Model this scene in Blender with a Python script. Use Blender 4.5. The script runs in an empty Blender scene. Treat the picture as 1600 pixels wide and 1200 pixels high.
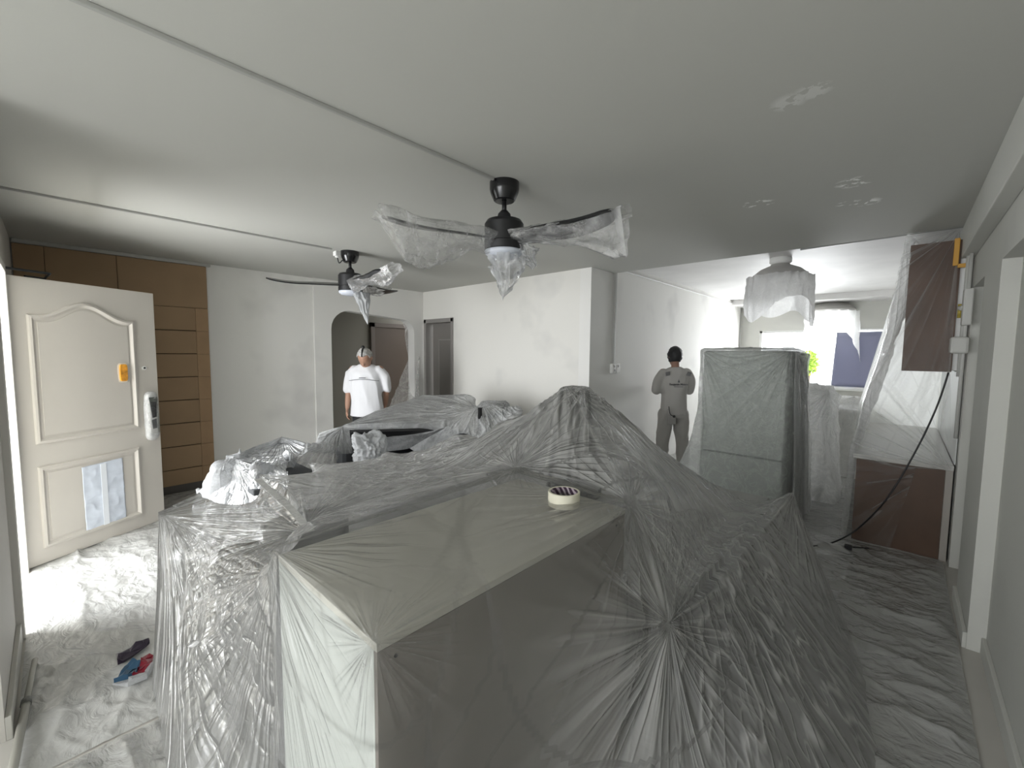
import bpy, bmesh, math, random
import numpy as np
from mathutils import Vector, Matrix
R_ = math.radians
random.seed(3)
S = bpy.context.scene
COL = S.collection
# ------------------------------------------------------------------ camera
FPX = 663.2
CAM = np.array([0.0, 0.0, 1.60])
YAW, PIT, ROL = R_(42.654), R_(-4.274), R_(-0.519)
def _rot(yaw, pit, roll):
    cy, sy = math.cos(yaw), math.sin(yaw); cp, sp = math.cos(pit), math.sin(pit); cr, sr = math.cos(roll), math.sin(roll)
    return (np.array([[cy, -sy, 0], [sy, cy, 0], [0, 0, 1]]) @ np.array([[1, 0, 0], [0, cp, -sp], [0, sp, cp]])
            @ np.array([[cr, 0, sr], [0, 1, 0], [-sr, 0, cr]]))
RM = _rot(YAW, PIT, ROL)
cd = bpy.data.cameras.new('camera'); cam = bpy.data.objects.new('camera', cd); COL.objects.link(cam)
m = Matrix.Identity(4)
for r in range(3):
    m[r][0] = RM[r, 0]; m[r][1] = RM[r, 2]; m[r][2] = -RM[r, 1]; m[r][3] = CAM[r]
cam.matrix_world = m
cd.sensor_width = 36; cd.lens = FPX / 1600 * 36; cd.clip_start = 0.02; cd.clip_end = 200
S.camera = cam
# ------------------------------------------------------------------ world, daylight, added fill, exposure
S.view_settings.view_transform = 'Standard'; S.view_settings.look = 'None'
S.view_settings.gamma = 1; S.view_settings.use_curve_mapping = False
S.view_settings.exposure = 0.5
W = bpy.data.worlds.new('overcast_sky'); S.world = W; W.use_nodes = True
W.node_tree.nodes['Background'].inputs[0].default_value = (0.93, 0.97, 1.0, 1)
W.node_tree.nodes['Background'].inputs[1].default_value = 2.2
def area(name, loc, target, sx, sy, power, col=(1, 1, 1), portal=False):
    l = bpy.data.lights.new(name, 'AREA'); l.shape = 'RECTANGLE'; l.size = sx; l.size_y = sy; l.energy = power; l.color = col
    if portal: l.cycles.is_portal = True
    o = bpy.data.objects.new(name, l); COL.objects.link(o); o.location = loc
    o.rotation_euler = (Vector(target) - Vector(loc)).to_track_quat('-Z', 'Y').to_euler()
    return o
area('daylight_entry', (-4.1, -2.0, 1.25), (-4.0, 1.5, 1.2), 2.6, 2.2, 260, (0.96, 0.98, 1.0))
area('daylight_kitchen', (-1.2, 11.3, 1.35), (-1.2, 8, 1.65), 2.4, 1.6, 320, (0.95, 0.98, 1.0))
area('fill_behind', (-1.2, -3.3, 1.6), (-1.2, 0, .7), 2.6, 1.8, 68, (0.98, 0.99, 1.0))  # added fill from behind the camera, brightens the foreground

# ------------------------------------------------------------------ helpers
def ray(px, py): return RM @ np.array([(px - 800) / FPX, 1, (600 - py) / FPX])
def pt(px, py, **k):
    d = ray(px, py); a, v = list(k.items())[0]
    if a == 'd': return CAM + d * v
    i = 'xyz'.index(a); return CAM + d * (v - CAM[i]) / d[i]
def pz(px, py, z): return tuple(pt(px, py, z=z))

MATS = {}
def mat(name, col=(.8, .8, .8), rough=.5, metal=0, var=0.0, scale=4, bump=0.0, bscale=30, spec=.5, emis=None, es=0):
    if name in MATS: return MATS[name]
    M = bpy.data.materials.new(name); M.use_nodes = True; nt = M.node_tree; b = nt.nodes['Principled BSDF']
    b.inputs['Base Color'].default_value = (*col, 1); b.inputs['Roughness'].default_value = rough; b.inputs['Metallic'].default_value = metal
    b.inputs['Specular IOR Level'].default_value = spec
    tc = nt.nodes.new('ShaderNodeTexCoord')
    if var > 0:
        n = nt.nodes.new('ShaderNodeTexNoise'); n.inputs['Scale'].default_value = scale; n.inputs['Detail'].default_value = 5
        nt.links.new(tc.outputs['Object'], n.inputs['Vector'])
        r = nt.nodes.new('ShaderNodeValToRGB'); r.color_ramp.elements[0].position = .3; r.color_ramp.elements[1].position = .7
        r.color_ramp.elements[0].color = (*[max(0, c * (1 - var)) for c in col], 1); r.color_ramp.elements[1].color = (*[min(1, c * (1 + var)) for c in col], 1)
        nt.links.new(n.outputs['Fac'], r.inputs['Fac']); nt.links.new(r.outputs['Color'], b.inputs['Base Color'])
    if bump > 0:
        n2 = nt.nodes.new('ShaderNodeTexNoise'); n2.inputs['Scale'].default_value = bscale; n2.inputs['Detail'].default_value = 4
        nt.links.new(tc.outputs['Object'], n2.inputs['Vector'])
        bp = nt.nodes.new('ShaderNodeBump'); bp.inputs['Strength'].default_value = bump; bp.inputs['Distance'].default_value = .01
        nt.links.new(n2.outputs['Fac'], bp.inputs['Height']); nt.links.new(bp.outputs['Normal'], b.inputs['Normal'])
    if emis:
        b.inputs['Emission Color'].default_value = (*emis, 1); b.inputs['Emission Strength'].default_value = es
    MATS[name] = M; return M

def film(name, base=.4, crease=.5, tint=(.93, .925, .91), rough=.26, gloss=.5, streak=.25, sscale=(3, 3, 3), trans=.45, bump=.5, bs=14, groups=True):
    """thin milky plastic film: see-through share, white diffuse/translucent share, glossy coat"""
    if name in MATS: return MATS[name]
    M = bpy.data.materials.new(name); M.use_nodes = True; nt = M.node_tree; N = nt.nodes; L = nt.links
    N.clear(); out = N.new('ShaderNodeOutputMaterial')
    tc = N.new('ShaderNodeTexCoord'); mp = N.new('ShaderNodeMapping'); mp.inputs['Scale'].default_value = sscale
    L.new(tc.outputs['Object'], mp.inputs['Vector'])
    nz = N.new('ShaderNodeTexNoise'); nz.inputs['Scale'].default_value = 3; nz.inputs['Detail'].default_value = 5; nz.inputs['Distortion'].default_value = 1.2
    L.new(mp.outputs['Vector'], nz.inputs['Vector'])
    sub = N.new('ShaderNodeMath'); sub.operation = 'SUBTRACT'; sub.inputs[1].default_value = .5; L.new(nz.outputs['Fac'], sub.inputs[0])
    ab = N.new('ShaderNodeMath'); ab.operation = 'ABSOLUTE'; L.new(sub.outputs[0], ab.inputs[0])
    rd = N.new('ShaderNodeMapRange'); rd.inputs['From Min'].default_value = 0; rd.inputs['From Max'].default_value = .06; rd.inputs['To Min'].default_value = 1; rd.inputs['To Max'].default_value = 0
    L.new(ab.outputs[0], rd.inputs['Value'])
    at = N.new('ShaderNodeAttribute'); at.attribute_name = 'crease'
    def math_(op, a_, b_=None, c_=None, clamp=False):
        n_ = N.new('ShaderNodeMath'); n_.operation = op; n_.use_clamp = clamp
        for i_, q_ in enumerate((a_, b_, c_)):
            if q_ is None: continue
            if isinstance(q_, (int, float)): n_.inputs[i_].default_value = q_
            else: L.new(q_, n_.inputs[i_])
        return n_.outputs[0]
    fw = N.new('ShaderNodeAttribute'); fw.attribute_name = 'fw'; sc = N.new('ShaderNodeSeparateColor'); L.new(fw.outputs['Color'], sc.inputs[0])
    line = None; height = None
    if groups:
        for g_ in range(3):
            fv = N.new('ShaderNodeAttribute'); fv.attribute_name = 'fv%d' % g_
            for oc, (fs_, wd_, st_) in enumerate(((1.0, .05, 1.0), (2.1, .045, .45))):
                nn = N.new('ShaderNodeTexNoise'); nn.inputs['Scale'].default_value = fs_; nn.inputs['Detail'].default_value = 1.5; L.new(fv.outputs['Vector'], nn.inputs['Vector'])
                ad = math_('ABSOLUTE', math_('SUBTRACT', nn.outputs['Fac'], .5))
                rg = N.new('ShaderNodeMapRange'); rg.interpolation_type = 'SMOOTHSTEP'; rg.inputs['From Max'].default_value = wd_; rg.inputs['To Min'].default_value = 1; rg.inputs['To Max'].default_value = 0; L.new(ad, rg.inputs['Value'])
                w_ = math_('MULTIPLY', sc.outputs[g_], st_)
                l_ = math_('MULTIPLY', rg.outputs[0], w_); h_ = math_('MULTIPLY', math_('SUBTRACT', 1.0, math_('MULTIPLY', ad, 4.0)), w_)
                h_ = math_('MULTIPLY_ADD', l_, .35, h_)
                line = l_ if line is None else math_('MAXIMUM', line, l_); height = h_ if height is None else math_('ADD', height, h_)
    m1 = math_('MULTIPLY_ADD', at.outputs['Fac'], crease * (.5 if groups else 1), base)
    if groups:
        m1 = math_('MULTIPLY_ADD', line, crease, m1); tn = N.new('ShaderNodeAttribute'); tn.attribute_name = 'thin'
        m1 = math_('MULTIPLY', m1, math_('MULTIPLY_ADD', tn.outputs['Fac'], -.62, 1.0))
    m2 = N.new('ShaderNodeMath'); m2.operation = 'MULTIPLY_ADD'; m2.inputs[1].default_value = streak; L.new(rd.outputs[0], m2.inputs[0]); L.new(m1, m2.inputs[2])
    m2.use_clamp = True
    bn = N.new('ShaderNodeTexNoise'); bn.inputs['Scale'].default_value = bs; bn.inputs['Detail'].default_value = 6; bn.inputs['Distortion'].default_value = 1.5; L.new(mp.outputs['Vector'], bn.inputs['Vector'])
    bp = N.new('ShaderNodeBump'); bp.inputs['Strength'].default_value = bump; bp.inputs['Distance'].default_value = .02; L.new(bn.outputs['Fac'], bp.inputs['Height'])
    if groups:
        b2 = N.new('ShaderNodeBump'); b2.inputs['Strength'].default_value = .7; b2.inputs['Distance'].default_value = .03; L.new(height, b2.inputs['Height']); L.new(bp.outputs['Normal'], b2.inputs['Normal']); bp = b2
    pb = N.new('ShaderNodeBsdfDiffuse'); pb.inputs['Color'].default_value = (*tint, 1); L.new(bp.outputs['Normal'], pb.inputs['Normal'])
    tl = N.new('ShaderNodeBsdfTranslucent'); tl.inputs['Color'].default_value = (*tint, 1); L.new(bp.outputs['Normal'], tl.inputs['Normal'])
    mx = N.new('ShaderNodeMixShader'); mx.inputs[0].default_value = trans; L.new(pb.outputs[0], mx.inputs[1]); L.new(tl.outputs[0], mx.inputs[2])
    tr = N.new('ShaderNodeBsdfTransparent'); tr.inputs['Color'].default_value = (.97, .97, .97, 1)
    mo = N.new('ShaderNodeMixShader'); L.new(m2.outputs[0], mo.inputs[0]); L.new(tr.outputs[0], mo.inputs[1]); L.new(mx.outputs[0], mo.inputs[2])
    gl = N.new('ShaderNodeBsdfGlossy'); gl.inputs['Roughness'].default_value = rough; L.new(bp.outputs['Normal'], gl.inputs['Normal'])
    fr = N.new('ShaderNodeFresnel'); fr.inputs['IOR'].default_value = 1.5; L.new(bp.outputs['Normal'], fr.inputs['Normal'])
    # same coat on both sides of the film
    ge = N.new('ShaderNodeNewGeometry')
    lw = N.new('ShaderNodeLayerWeight'); lw.inputs['Blend'].default_value = .35; L.new(bp.outputs['Normal'], lw.inputs['Normal'])
    fm = N.new('ShaderNodeMath'); fm.operation = 'MULTIPLY'; fm.inputs[1].default_value = gloss; L.new(lw.outputs['Fresnel'], fm.inputs[0]); fm.use_clamp = True
    mg = N.new('ShaderNodeMixShader'); L.new(fm.outputs[0], mg.inputs[0]); L.new(mo.outputs[0], mg.inputs[1]); L.new(gl.outputs[0], mg.inputs[2])
    L.new(mg.outputs[0], out.inputs['Surface'])
    MATS[name] = M; return M

def link(name, me, m=None, parent=None, smooth=False):
    o = bpy.data.objects.new(name, me); COL.objects.link(o)
    if m: me.materials.append(m)
    if parent: o.parent = parent
    if smooth:
        me.polygons.foreach_set('use_smooth', [True] * len(me.polygons))
    return o
def from_bm(name, bm, m=None, parent=None, smooth=False, bevel=0, seg=2):
    me = bpy.data.meshes.new(name); bmesh.ops.recalc_face_normals(bm, faces=bm.faces[:]); bm.to_mesh(me); bm.free()
    o = link(name, me, m, parent, smooth)
    if bevel:
        b = o.modifiers.new('bevel', 'BEVEL'); b.width = bevel; b.segments = seg; b.limit_method = 'ANGLE'
    return o
def NB(): return bmesh.new()
def bx(bm, x0, x1, y0, y1, z0, z1, M=None):
    vs = [bm.verts.new((x, y, z)) for x in (x0, x1) for y in (y0, y1) for z in (z0, z1)]
    for f in ((0, 1, 3, 2), (4, 6, 7, 5), (0, 4, 5, 1), (2, 3, 7, 6), (0, 2, 6, 4), (1, 5, 7, 3)): bm.faces.new([vs[i] for i in f])
    if M is not None: bmesh.ops.transform(bm, matrix=M, verts=vs)
    return vs
def box(name, x0, x1, y0, y1, z0, z1, m, parent=None, bevel=.004):
    bm = NB(); bx(bm, x0, x1, y0, y1, z0, z1); return from_bm(name, bm, m, parent, bevel=bevel)
def lathe(bm, prof, n=32, c=(0, 0, 0), cap=True):
    rings = []
    for r, z in prof:
        rings.append([bm.verts.new((c[0] + r * math.cos(2 * math.pi * i / n), c[1] + r * math.sin(2 * math.pi * i / n), c[2] + z)) for i in range(n)])
    for a, b in zip(rings, rings[1:]):
        for i in range(n): bm.faces.new((a[i], a[(i + 1) % n], b[(i + 1) % n], b[i]))
    if cap: bm.faces.new(rings[0][::-1]); bm.faces.new(rings[-1])
def tube(bm, pts, rad, n=8, flat=1.0, cap=True):
    pts = [Vector(p) for p in pts]; rings = []
    rr = rad if isinstance(rad, (list, tuple)) else [rad] * len(pts)
    up = None
    for i, p in enumerate(pts):
        t = (pts[min(i + 1, len(pts) - 1)] - pts[max(i - 1, 0)]).normalized()
        if up is None: up = Vector((0, 0, 1)) if abs(t.z) < .9 else Vector((1, 0, 0))
        a = t.cross(up).normalized(); b = a.cross(t).normalized(); up = b
        rings.append([bm.verts.new(p + (a * math.cos(2 * math.pi * k / n) + b * math.sin(2 * math.pi * k / n) * flat) * rr[i]) for k in range(n)])
    for A, B in zip(rings, rings[1:]):
        for k in range(n): bm.faces.new((A[k], A[(k + 1) % n], B[(k + 1) % n], B[k]))
    if cap: bm.faces.new(rings[0][::-1]); bm.faces.new(rings[-1])
def smooth_path(pts, n=6):
    pts = [Vector(p) for p in pts]; out = []
    for i in range(len(pts) - 1):
        p0, p1, p2, p3 = pts[max(i - 1, 0)], pts[i], pts[i + 1], pts[min(i + 2, len(pts) - 1)]
        for k in range(n):
            t = k / n
            out.append(.5 * ((2 * p1) + (p2 - p0) * t + (2 * p0 - 5 * p1 + 4 * p2 - p3) * t * t + (3 * p1 - p0 - 3 * p2 + p3) * t ** 3))
    out.append(pts[-1]); return out
def extrude_poly(bm, pts, d):
    d = Vector(d); a = [bm.verts.new(p) for p in pts]; b = [bm.verts.new(Vector(p) + d) for p in pts]; n = len(pts)
    bm.faces.new(a[::-1]); bm.faces.new(b)
    for i in range(n): bm.faces.new((a[i], a[(i + 1) % n], b[(i + 1) % n], b[i]))
def thing(name, label, cat, loc=(0, 0, 0), rot=(0, 0, 0), group=None):
    o = bpy.data.objects.new(name, None); COL.objects.link(o); o.location = loc; o.rotation_euler = rot; o.empty_display_size = .05
    return tag(o, label, cat, group)
def tag(o, label, cat, group=None):
    o['label'] = label; o['category'] = cat
    if group: o['group'] = group
    return o
def struct(o): o['kind'] = 'structure'; return o
def keep(o, p):
    """parent a mesh built in world coordinates under a thing"""
    o.parent = p; bpy.context.view_layer.update(); o.matrix_parent_inverse = p.matrix_world.inverted(); return o

# ---- numpy noise and cloth sheets
def _h(ix, iy, iz, s):
    n = (ix * 374761393 + iy * 668265263 + iz * 2147483647 + s * 974634777) & 0xffffffff
    n = ((n ^ (n >> 13)) * 1274126177) & 0xffffffff
    return ((n ^ (n >> 16)) & 0xffffff) / float(0xffffff)
def vn(x, y, z, s=0):
    x = np.asarray(x, float); y = np.asarray(y, float) + 0 * x; z = np.asarray(z, float) + 0 * x
    ix, iy, iz = np.floor(x).astype(np.int64), np.floor(y).astype(np.int64), np.floor(z).astype(np.int64)
    fx, fy, fz = x - ix, y - iy, z - iz
    fx = fx * fx * (3 - 2 * fx); fy = fy * fy * (3 - 2 * fy); fz = fz * fz * (3 - 2 * fz)
    r = 0
    for a in (0, 1):
        for b in (0, 1):
            for c in (0, 1):
                r = r + _h(ix + a, iy + b, iz + c, s) * (fx if a else 1 - fx) * (fy if b else 1 - fy) * (fz if c else 1 - fz)
    return r
def ridge(n, p=2.0): return (1 - np.abs(2 * n - 1)) ** p
def subdiv(V, F, pin, rigid):
    E = np.sort(np.vstack([F[:, [0, 1]], F[:, [1, 2]], F[:, [2, 0]]]), 1)
    key = E[:, 0] * len(V) + E[:, 1]
    uk, inv = np.unique(key, return_inverse=True)
    ua, ub = uk // len(V), uk % len(V)
    n0 = len(V); mid = (V[ua] + V[ub]) / 2
    rk = np.isin(uk, rigid)
    m = inv + n0; nf = len(F); a, b, c = m[:nf], m[nf:2 * nf], m[2 * nf:]
    NF = np.vstack([np.c_[F[:, 0], a, c], np.c_[a, F[:, 1], b], np.c_[c, b, F[:, 2]], np.c_[a, b, c]])
    NV = np.vstack([V, mid]); npin = np.concatenate([pin, rk]); n1 = len(NV)
    ri = np.nonzero(rk)[0]; lo = np.concatenate([np.minimum(ua[ri], ri + n0), np.minimum(ub[ri], ri + n0)]); hi = np.concatenate([np.maximum(ua[ri], ri + n0), np.maximum(ub[ri], ri + n0)])
    return NV, NF, npin, lo * n1 + hi
def relax(V, F, pin, iters, lam=.6, sag=0):
    E = np.sort(np.vstack([F[:, [0, 1]], F[:, [1, 2]], F[:, [2, 0]]]), 1); key = E[:, 0] * len(V) + E[:, 1]
    uk, cnt = np.unique(key, return_counts=True); a, b = uk // len(V), uk % len(V)
    bd = np.zeros(len(V), bool); bd[a[cnt == 1]] = True; bd[b[cnt == 1]] = True
    # interior: all neighbours; boundary: boundary neighbours only
    w_ab = np.where(bd[a] & (cnt > 1), 0., 1.); w_ba = np.where(bd[b] & (cnt > 1), 0., 1.)
    free = ~pin
    for _ in range(iters):
        s = np.zeros_like(V); c = np.zeros(len(V))
        for k in range(3):
            s[:, k] = np.bincount(a, V[b, k] * w_ab, len(V)) + np.bincount(b, V[a, k] * w_ba, len(V))
        c = np.bincount(a, w_ab, len(V)) + np.bincount(b, w_ba, len(V))
        t = s / np.maximum(c, 1e-9)[:, None]
        V[free] += lam * (t[free] - V[free])
        if sag: V[free, 2] -= sag
    return V
def normals(V, F):
    n = np.cross(V[F[:, 1]] - V[F[:, 0]], V[F[:, 2]] - V[F[:, 0]]); N = np.zeros_like(V)
    for k in range(3):
        for j in range(3): N[:, k] += np.bincount(F[:, j], n[:, k], len(V))
    return N / np.maximum(np.linalg.norm(N, axis=1), 1e-12)[:, None]
def sheet(name, P, faces, rigid, levels, m, anchors=(), iso=(), loose=(), sag=0, iters=12, parent=None, zmin=None, thin=()):
    """P: dict of named control points, faces: strings of names (3 or 4), rigid: name pairs kept straight and pinned"""
    names = list(P); idx = {n: i for i, n in enumerate(names)}
    V = np.array([P[n] for n in names], float); F = []
    for f in faces:
        q = [idx[n] for n in f.split()]
        if len(q) == 3: F.append(q)
        else:
            # split along the shorter diagonal
            if np.linalg.norm(V[q[0]] - V[q[2]]) <= np.linalg.norm(V[q[1]] - V[q[3]]): F += [[q[0], q[1], q[2]], [q[0], q[2], q[3]]]
            else: F += [[q[0], q[1], q[3]], [q[1], q[2], q[3]]]
    F = np.array(F); pin = np.array([n not in loose for n in names])
    rg = []
    for s in rigid:
        c = [idx[n] for n in s.split()]
        for a, b in zip(c, c[1:]): rg.append(min(a, b) * len(V) + max(a, b))
    rg = np.array(rg if rg else [-1])
    for l in range(levels):
        V, F, pin, rg = subdiv(V, F, pin, rg)
        V = relax(V, F, pin, iters if l < 4 else 2, sag=sag / (2 ** l))
    N = normals(V, F); D = np.zeros(len(V)); C = np.zeros(len(V)); V0 = V.copy()
    FV = np.zeros((3, len(V), 3)); FW = np.zeros((3, len(V))); used = [[], [], []]
    for (a, ax, k, amp, rad, seed, *cen) in anchors:
        a = np.array(a, float); cc = np.array(cen[0], float) if cen else a
        d = V0 - a; r = np.linalg.norm(d, axis=1); dn = d / np.maximum(r, 1e-6)[:, None]; rc = np.linalg.norm(V0 - cc, axis=1)
        wt = np.clip(r / .05, 0, 1) * np.exp(-(rc / rad) ** 2)
        kk = k * .55 * (1 if not cen else max(1, np.linalg.norm(cc - a)) * 1.6)
        co = dn * kk + (r * .22)[:, None] * np.array([.6, -.5, .4]) + seed * 3.7
        q1 = vn(co[:, 0] + 99, co[:, 1] + 99, co[:, 2] + 99, seed)
        fo = ridge(q1, 2.5); D += wt * amp * fo * np.clip(r / .4, .2, 1)
        g = max(range(3), key=lambda j: min([np.linalg.norm(cc - u_[0]) / (rad + u_[1]) for u_ in used[j]] + [9]))
        used[g].append((cc, rad)); t_ = wt > FW[g]; FV[g][t_] = co[t_] * 1.25; FW[g][t_] = wt[t_]
    for (dr, fs, fl, amp, seed, cr) in iso:
        # folds running along direction dr: low frequency fl along it, high frequency fs across it
        dr = Vector(dr)
        if dr.length < .01:
            w = vn(V0[:, 0] * 2.1, V0[:, 1] * 2.1, V0[:, 2] * 2.1, seed + 3) * 1.2
            q = vn(V0[:, 0] * fs + w, V0[:, 1] * fs - w, V0[:, 2] * fs, seed)
        else:
            dr.normalize(); d = np.array(dr); u = np.array(dr.orthogonal().normalized()); v = np.cross(d, u)
            wob = vn(V0[:, 0] * 1.3, V0[:, 1] * 1.3, V0[:, 2] * 1.3, seed + 9) * 1.5
            q = vn((V0 @ u) * fs + wob, (V0 @ v) * fs + wob * .5, (V0 @ d) * fl, seed)
        fo = ridge(q, 2.2); D += amp * fo; C += cr * fo ** 4
    D *= np.where(pin, .25, 1.0)
    V = V0 + N * D[:, None]
    if zmin is not None: V[:, 2] = np.maximum(V[:, 2], zmin)
    me = bpy.data.meshes.new(name)
    me.vertices.add(len(V)); me.vertices.foreach_set('co', V.ravel())
    me.loops.add(F.size); me.loops.foreach_set('vertex_index', F.ravel().astype(np.int32))
    me.polygons.add(len(F)); me.polygons.foreach_set('loop_start', np.arange(0, F.size, 3, dtype=np.int32))
    me.update(calc_edges=True)
    at = me.attributes.new('crease', 'FLOAT', 'POINT'); at.data.foreach_set('value', np.clip(C, 0, 1).astype(np.float32))
    for g in range(3):
        at = me.attributes.new('fv%d' % g, 'FLOAT_VECTOR', 'POINT'); at.data.foreach_set('vector', FV[g].astype(np.float32).ravel())
    TH = np.zeros(len(V))
    for c_, rr_ in thin: TH = np.maximum(TH, 1 / (1 + np.exp((np.max(np.abs(V - np.array(c_)) / np.array(rr_), axis=1) - 1) * 22)))
    at = me.attributes.new('thin', 'FLOAT', 'POINT'); at.data.foreach_set('value', TH.astype(np.float32))
    at = me.attributes.new('fw', 'FLOAT_COLOR', 'POINT'); at.data.foreach_set('color', np.c_[FW[0], FW[1], FW[2], np.ones(len(V))].astype(np.float32).ravel())
    return link(name, me, m, parent, smooth=True)
def grid_sheet(name, fn, nu, nv, m, parent=None, closed=False, crease=None):
    """fn(u,v) -> xyz arrays for u, v in 0..1"""
    u, v = np.meshgrid(np.linspace(0, 1, nu), np.linspace(0, 1, nv), indexing='ij'); X = np.stack(fn(u, v), -1).reshape(-1, 3)
    i = np.arange(nu * nv).reshape(nu, nv); q = np.stack([i[:-1, :-1], i[1:, :-1], i[1:, 1:], i[:-1, 1:]], -1).reshape(-1, 4)
    me = bpy.data.meshes.new(name); me.vertices.add(len(X)); me.vertices.foreach_set('co', X.ravel())
    me.loops.add(q.size); me.loops.foreach_set('vertex_index', q.ravel().astype(np.int32))
    me.polygons.add(len(q)); me.polygons.foreach_set('loop_start', np.arange(0, q.size, 4, dtype=np.int32)); me.update(calc_edges=True)
    at = me.attributes.new('crease', 'FLOAT', 'POINT')
    at.data.foreach_set('value', (np.zeros(len(X)) if crease is None else np.clip(crease(u, v), 0, 1).ravel()).astype(np.float32))
    return link(name, me, m, parent, smooth=True)

# ------------------------------------------------------------------ materials
def wall_mat(name, col, patch, amt, scale=1.6):
    M = mat(name, col, .75, spec=.25, bump=.08, bscale=60); nt = M.node_tree; b = nt.nodes['Principled BSDF']
    tc = nt.nodes.new('ShaderNodeTexCoord'); n = nt.nodes.new('ShaderNodeTexNoise'); n.inputs['Scale'].default_value = scale; n.inputs['Detail'].default_value = 3
    nt.links.new(tc.outputs['Object'], n.inputs['Vector'])
    r = nt.nodes.new('ShaderNodeMapRange'); r.inputs['From Min'].default_value = .56; r.inputs['From Max'].default_value = .68; r.inputs['To Max'].default_value = amt; nt.links.new(n.outputs['Fac'], r.inputs['Value'])
    mx = nt.nodes.new('ShaderNodeMix'); mx.data_type = 'RGBA'; mx.inputs['A'].default_value = (*col, 1); mx.inputs['B'].default_value = (*patch, 1)
    nt.links.new(r.outputs[0], mx.inputs['Factor']); nt.links.new(mx.outputs['Result'], b.inputs['Base Color']); return M
WHITE = wall_mat('painted_plaster_white', (.80, .785, .74), (.68, .67, .64), .6)
WHITE2 = wall_mat('patched_plaster', (.82, .81, .78), (.66, .65, .63), .7, 1.1)
GREYW = wall_mat('grey_white_plaster', (.66, .66, .62), (.58, .58, .55), .5)
TRIM = mat('trim_paint', (.72, .71, .68), .5)
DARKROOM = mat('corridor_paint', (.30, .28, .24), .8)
FRAME = mat('door_frame_grey', (.28, .265, .25), .55)
# ceiling: off-white paint with small chalk-white filler dabs
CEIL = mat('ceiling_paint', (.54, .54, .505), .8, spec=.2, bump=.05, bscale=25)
def ceiling_patches():
    nt = CEIL.node_tree; b = nt.nodes['Principled BSDF']; N = nt.nodes; L = nt.links
    ge = N.new('ShaderNodeTexCoord'); prev = None
    nz = N.new('ShaderNodeTexNoise'); nz.inputs['Scale'].default_value = 14; nz.inputs['Detail'].default_value = 6; L.new(ge.outputs['Object'], nz.inputs['Vector'])
    for (px, py, rad, th) in ((1232, 160, .07, .47), (1270, 143, .07, .5), (1185, 318, .10, .56), (1335, 285, .10, .53), (1352, 316, .09, .55), (1325, 318, .07, .56)):
        c = pt(px, py, z=2.57); d = N.new('ShaderNodeVectorMath'); d.operation = 'DISTANCE'; d.inputs[1].default_value = tuple(c); L.new(ge.outputs['Object'], d.inputs[0])
        r = N.new('ShaderNodeMapRange'); r.inputs['From Min'].default_value = rad; r.inputs['From Max'].default_value = 0; L.new(d.outputs['Value'], r.inputs['Value'])
        g = N.new('ShaderNodeMath'); g.operation = 'GREATER_THAN'; g.inputs[1].default_value = th; L.new(nz.outputs['Fac'], g.inputs[0])
        k = N.new('ShaderNodeMath'); k.operation = 'MULTIPLY'; L.new(g.outputs[0], k.inputs[0]); 
        st = N.new('ShaderNodeMath'); st.operation = 'MULTIPLY'; st.inputs[1].default_value = 2.2; st.use_clamp = True; L.new(r.outputs[0], st.inputs[0]); L.new(st.outputs[0], k.inputs[1])
        if py < 200:
            k2 = N.new('ShaderNodeMath'); k2.operation = 'MULTIPLY'; k2.inputs[1].default_value = .35; L.new(k.outputs[0], k2.inputs[0]); k = k2
        if prev is None: prev = k.outputs[0]
        else:
            a = N.new('ShaderNodeMath'); a.operation = 'MAXIMUM'; L.new(prev, a.inputs[0]); L.new(k.outputs[0], a.inputs[1]); prev = a.outputs[0]
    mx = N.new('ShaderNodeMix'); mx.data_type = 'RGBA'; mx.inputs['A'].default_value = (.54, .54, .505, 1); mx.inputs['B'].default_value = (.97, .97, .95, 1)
    L.new(prev, mx.inputs['Factor']); L.new(mx.outputs['Result'], b.inputs['Base Color'])
ceiling_patches()
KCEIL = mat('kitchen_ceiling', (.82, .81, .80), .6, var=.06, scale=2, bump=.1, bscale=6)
CARD = mat('brown_board', (.40, .27, .155), .7, var=.07, scale=2.2)
CARD_D = mat('board_joint', (.09, .055, .03), .8)
DOORP = mat('door_cream_paint', (.60, .565, .515), .42, var=.02, scale=3)
WOOD = mat('brown_laminate', (.105, .06, .038), .45, var=.22, scale=3)
BLACK = mat('matt_black', (.012, .012, .013), .42)
BLACKG = mat('gloss_black', (.008, .008, .009), .2)
DARKF = mat('dark_grey_fabric', (.075, .078, .082), .9, bump=.2, bscale=120)
MIDF = mat('mid_grey_fabric', (.20, .20, .205), .9, bump=.2, bscale=120)
WHT = mat('white_plastic', (.80, .80, .78), .35)
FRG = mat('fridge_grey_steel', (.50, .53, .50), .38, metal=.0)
FILM = film('milky_dust_sheet', .33, .42, streak=.0, gloss=.7, sscale=(1, 1, 1), bump=.15, bs=9)
FILM_T = film('taut_clear_film', .16, .5, streak=.05, gloss=.4, sscale=(1, 1, 1), bump=.3)
FILM_W = film('white_crumpled_film', .74, .3, tint=(.66, .67, .68), streak=.1, gloss=.5, rough=.25, bump=.35)
FILM_C = film('clear_wrap', groups=False, base=.16, crease=.5, tint=(.9, .91, .92), streak=.08, gloss=.6, rough=.12, bump=.3)
FLOORF = film('floor_film', groups=False, base=.70, crease=.25, tint=(.74, .74, .72), streak=.06, gloss=.9, rough=.2, trans=.15, bump=.75, bs=7, sscale=(1, 1.6, 1))

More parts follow.
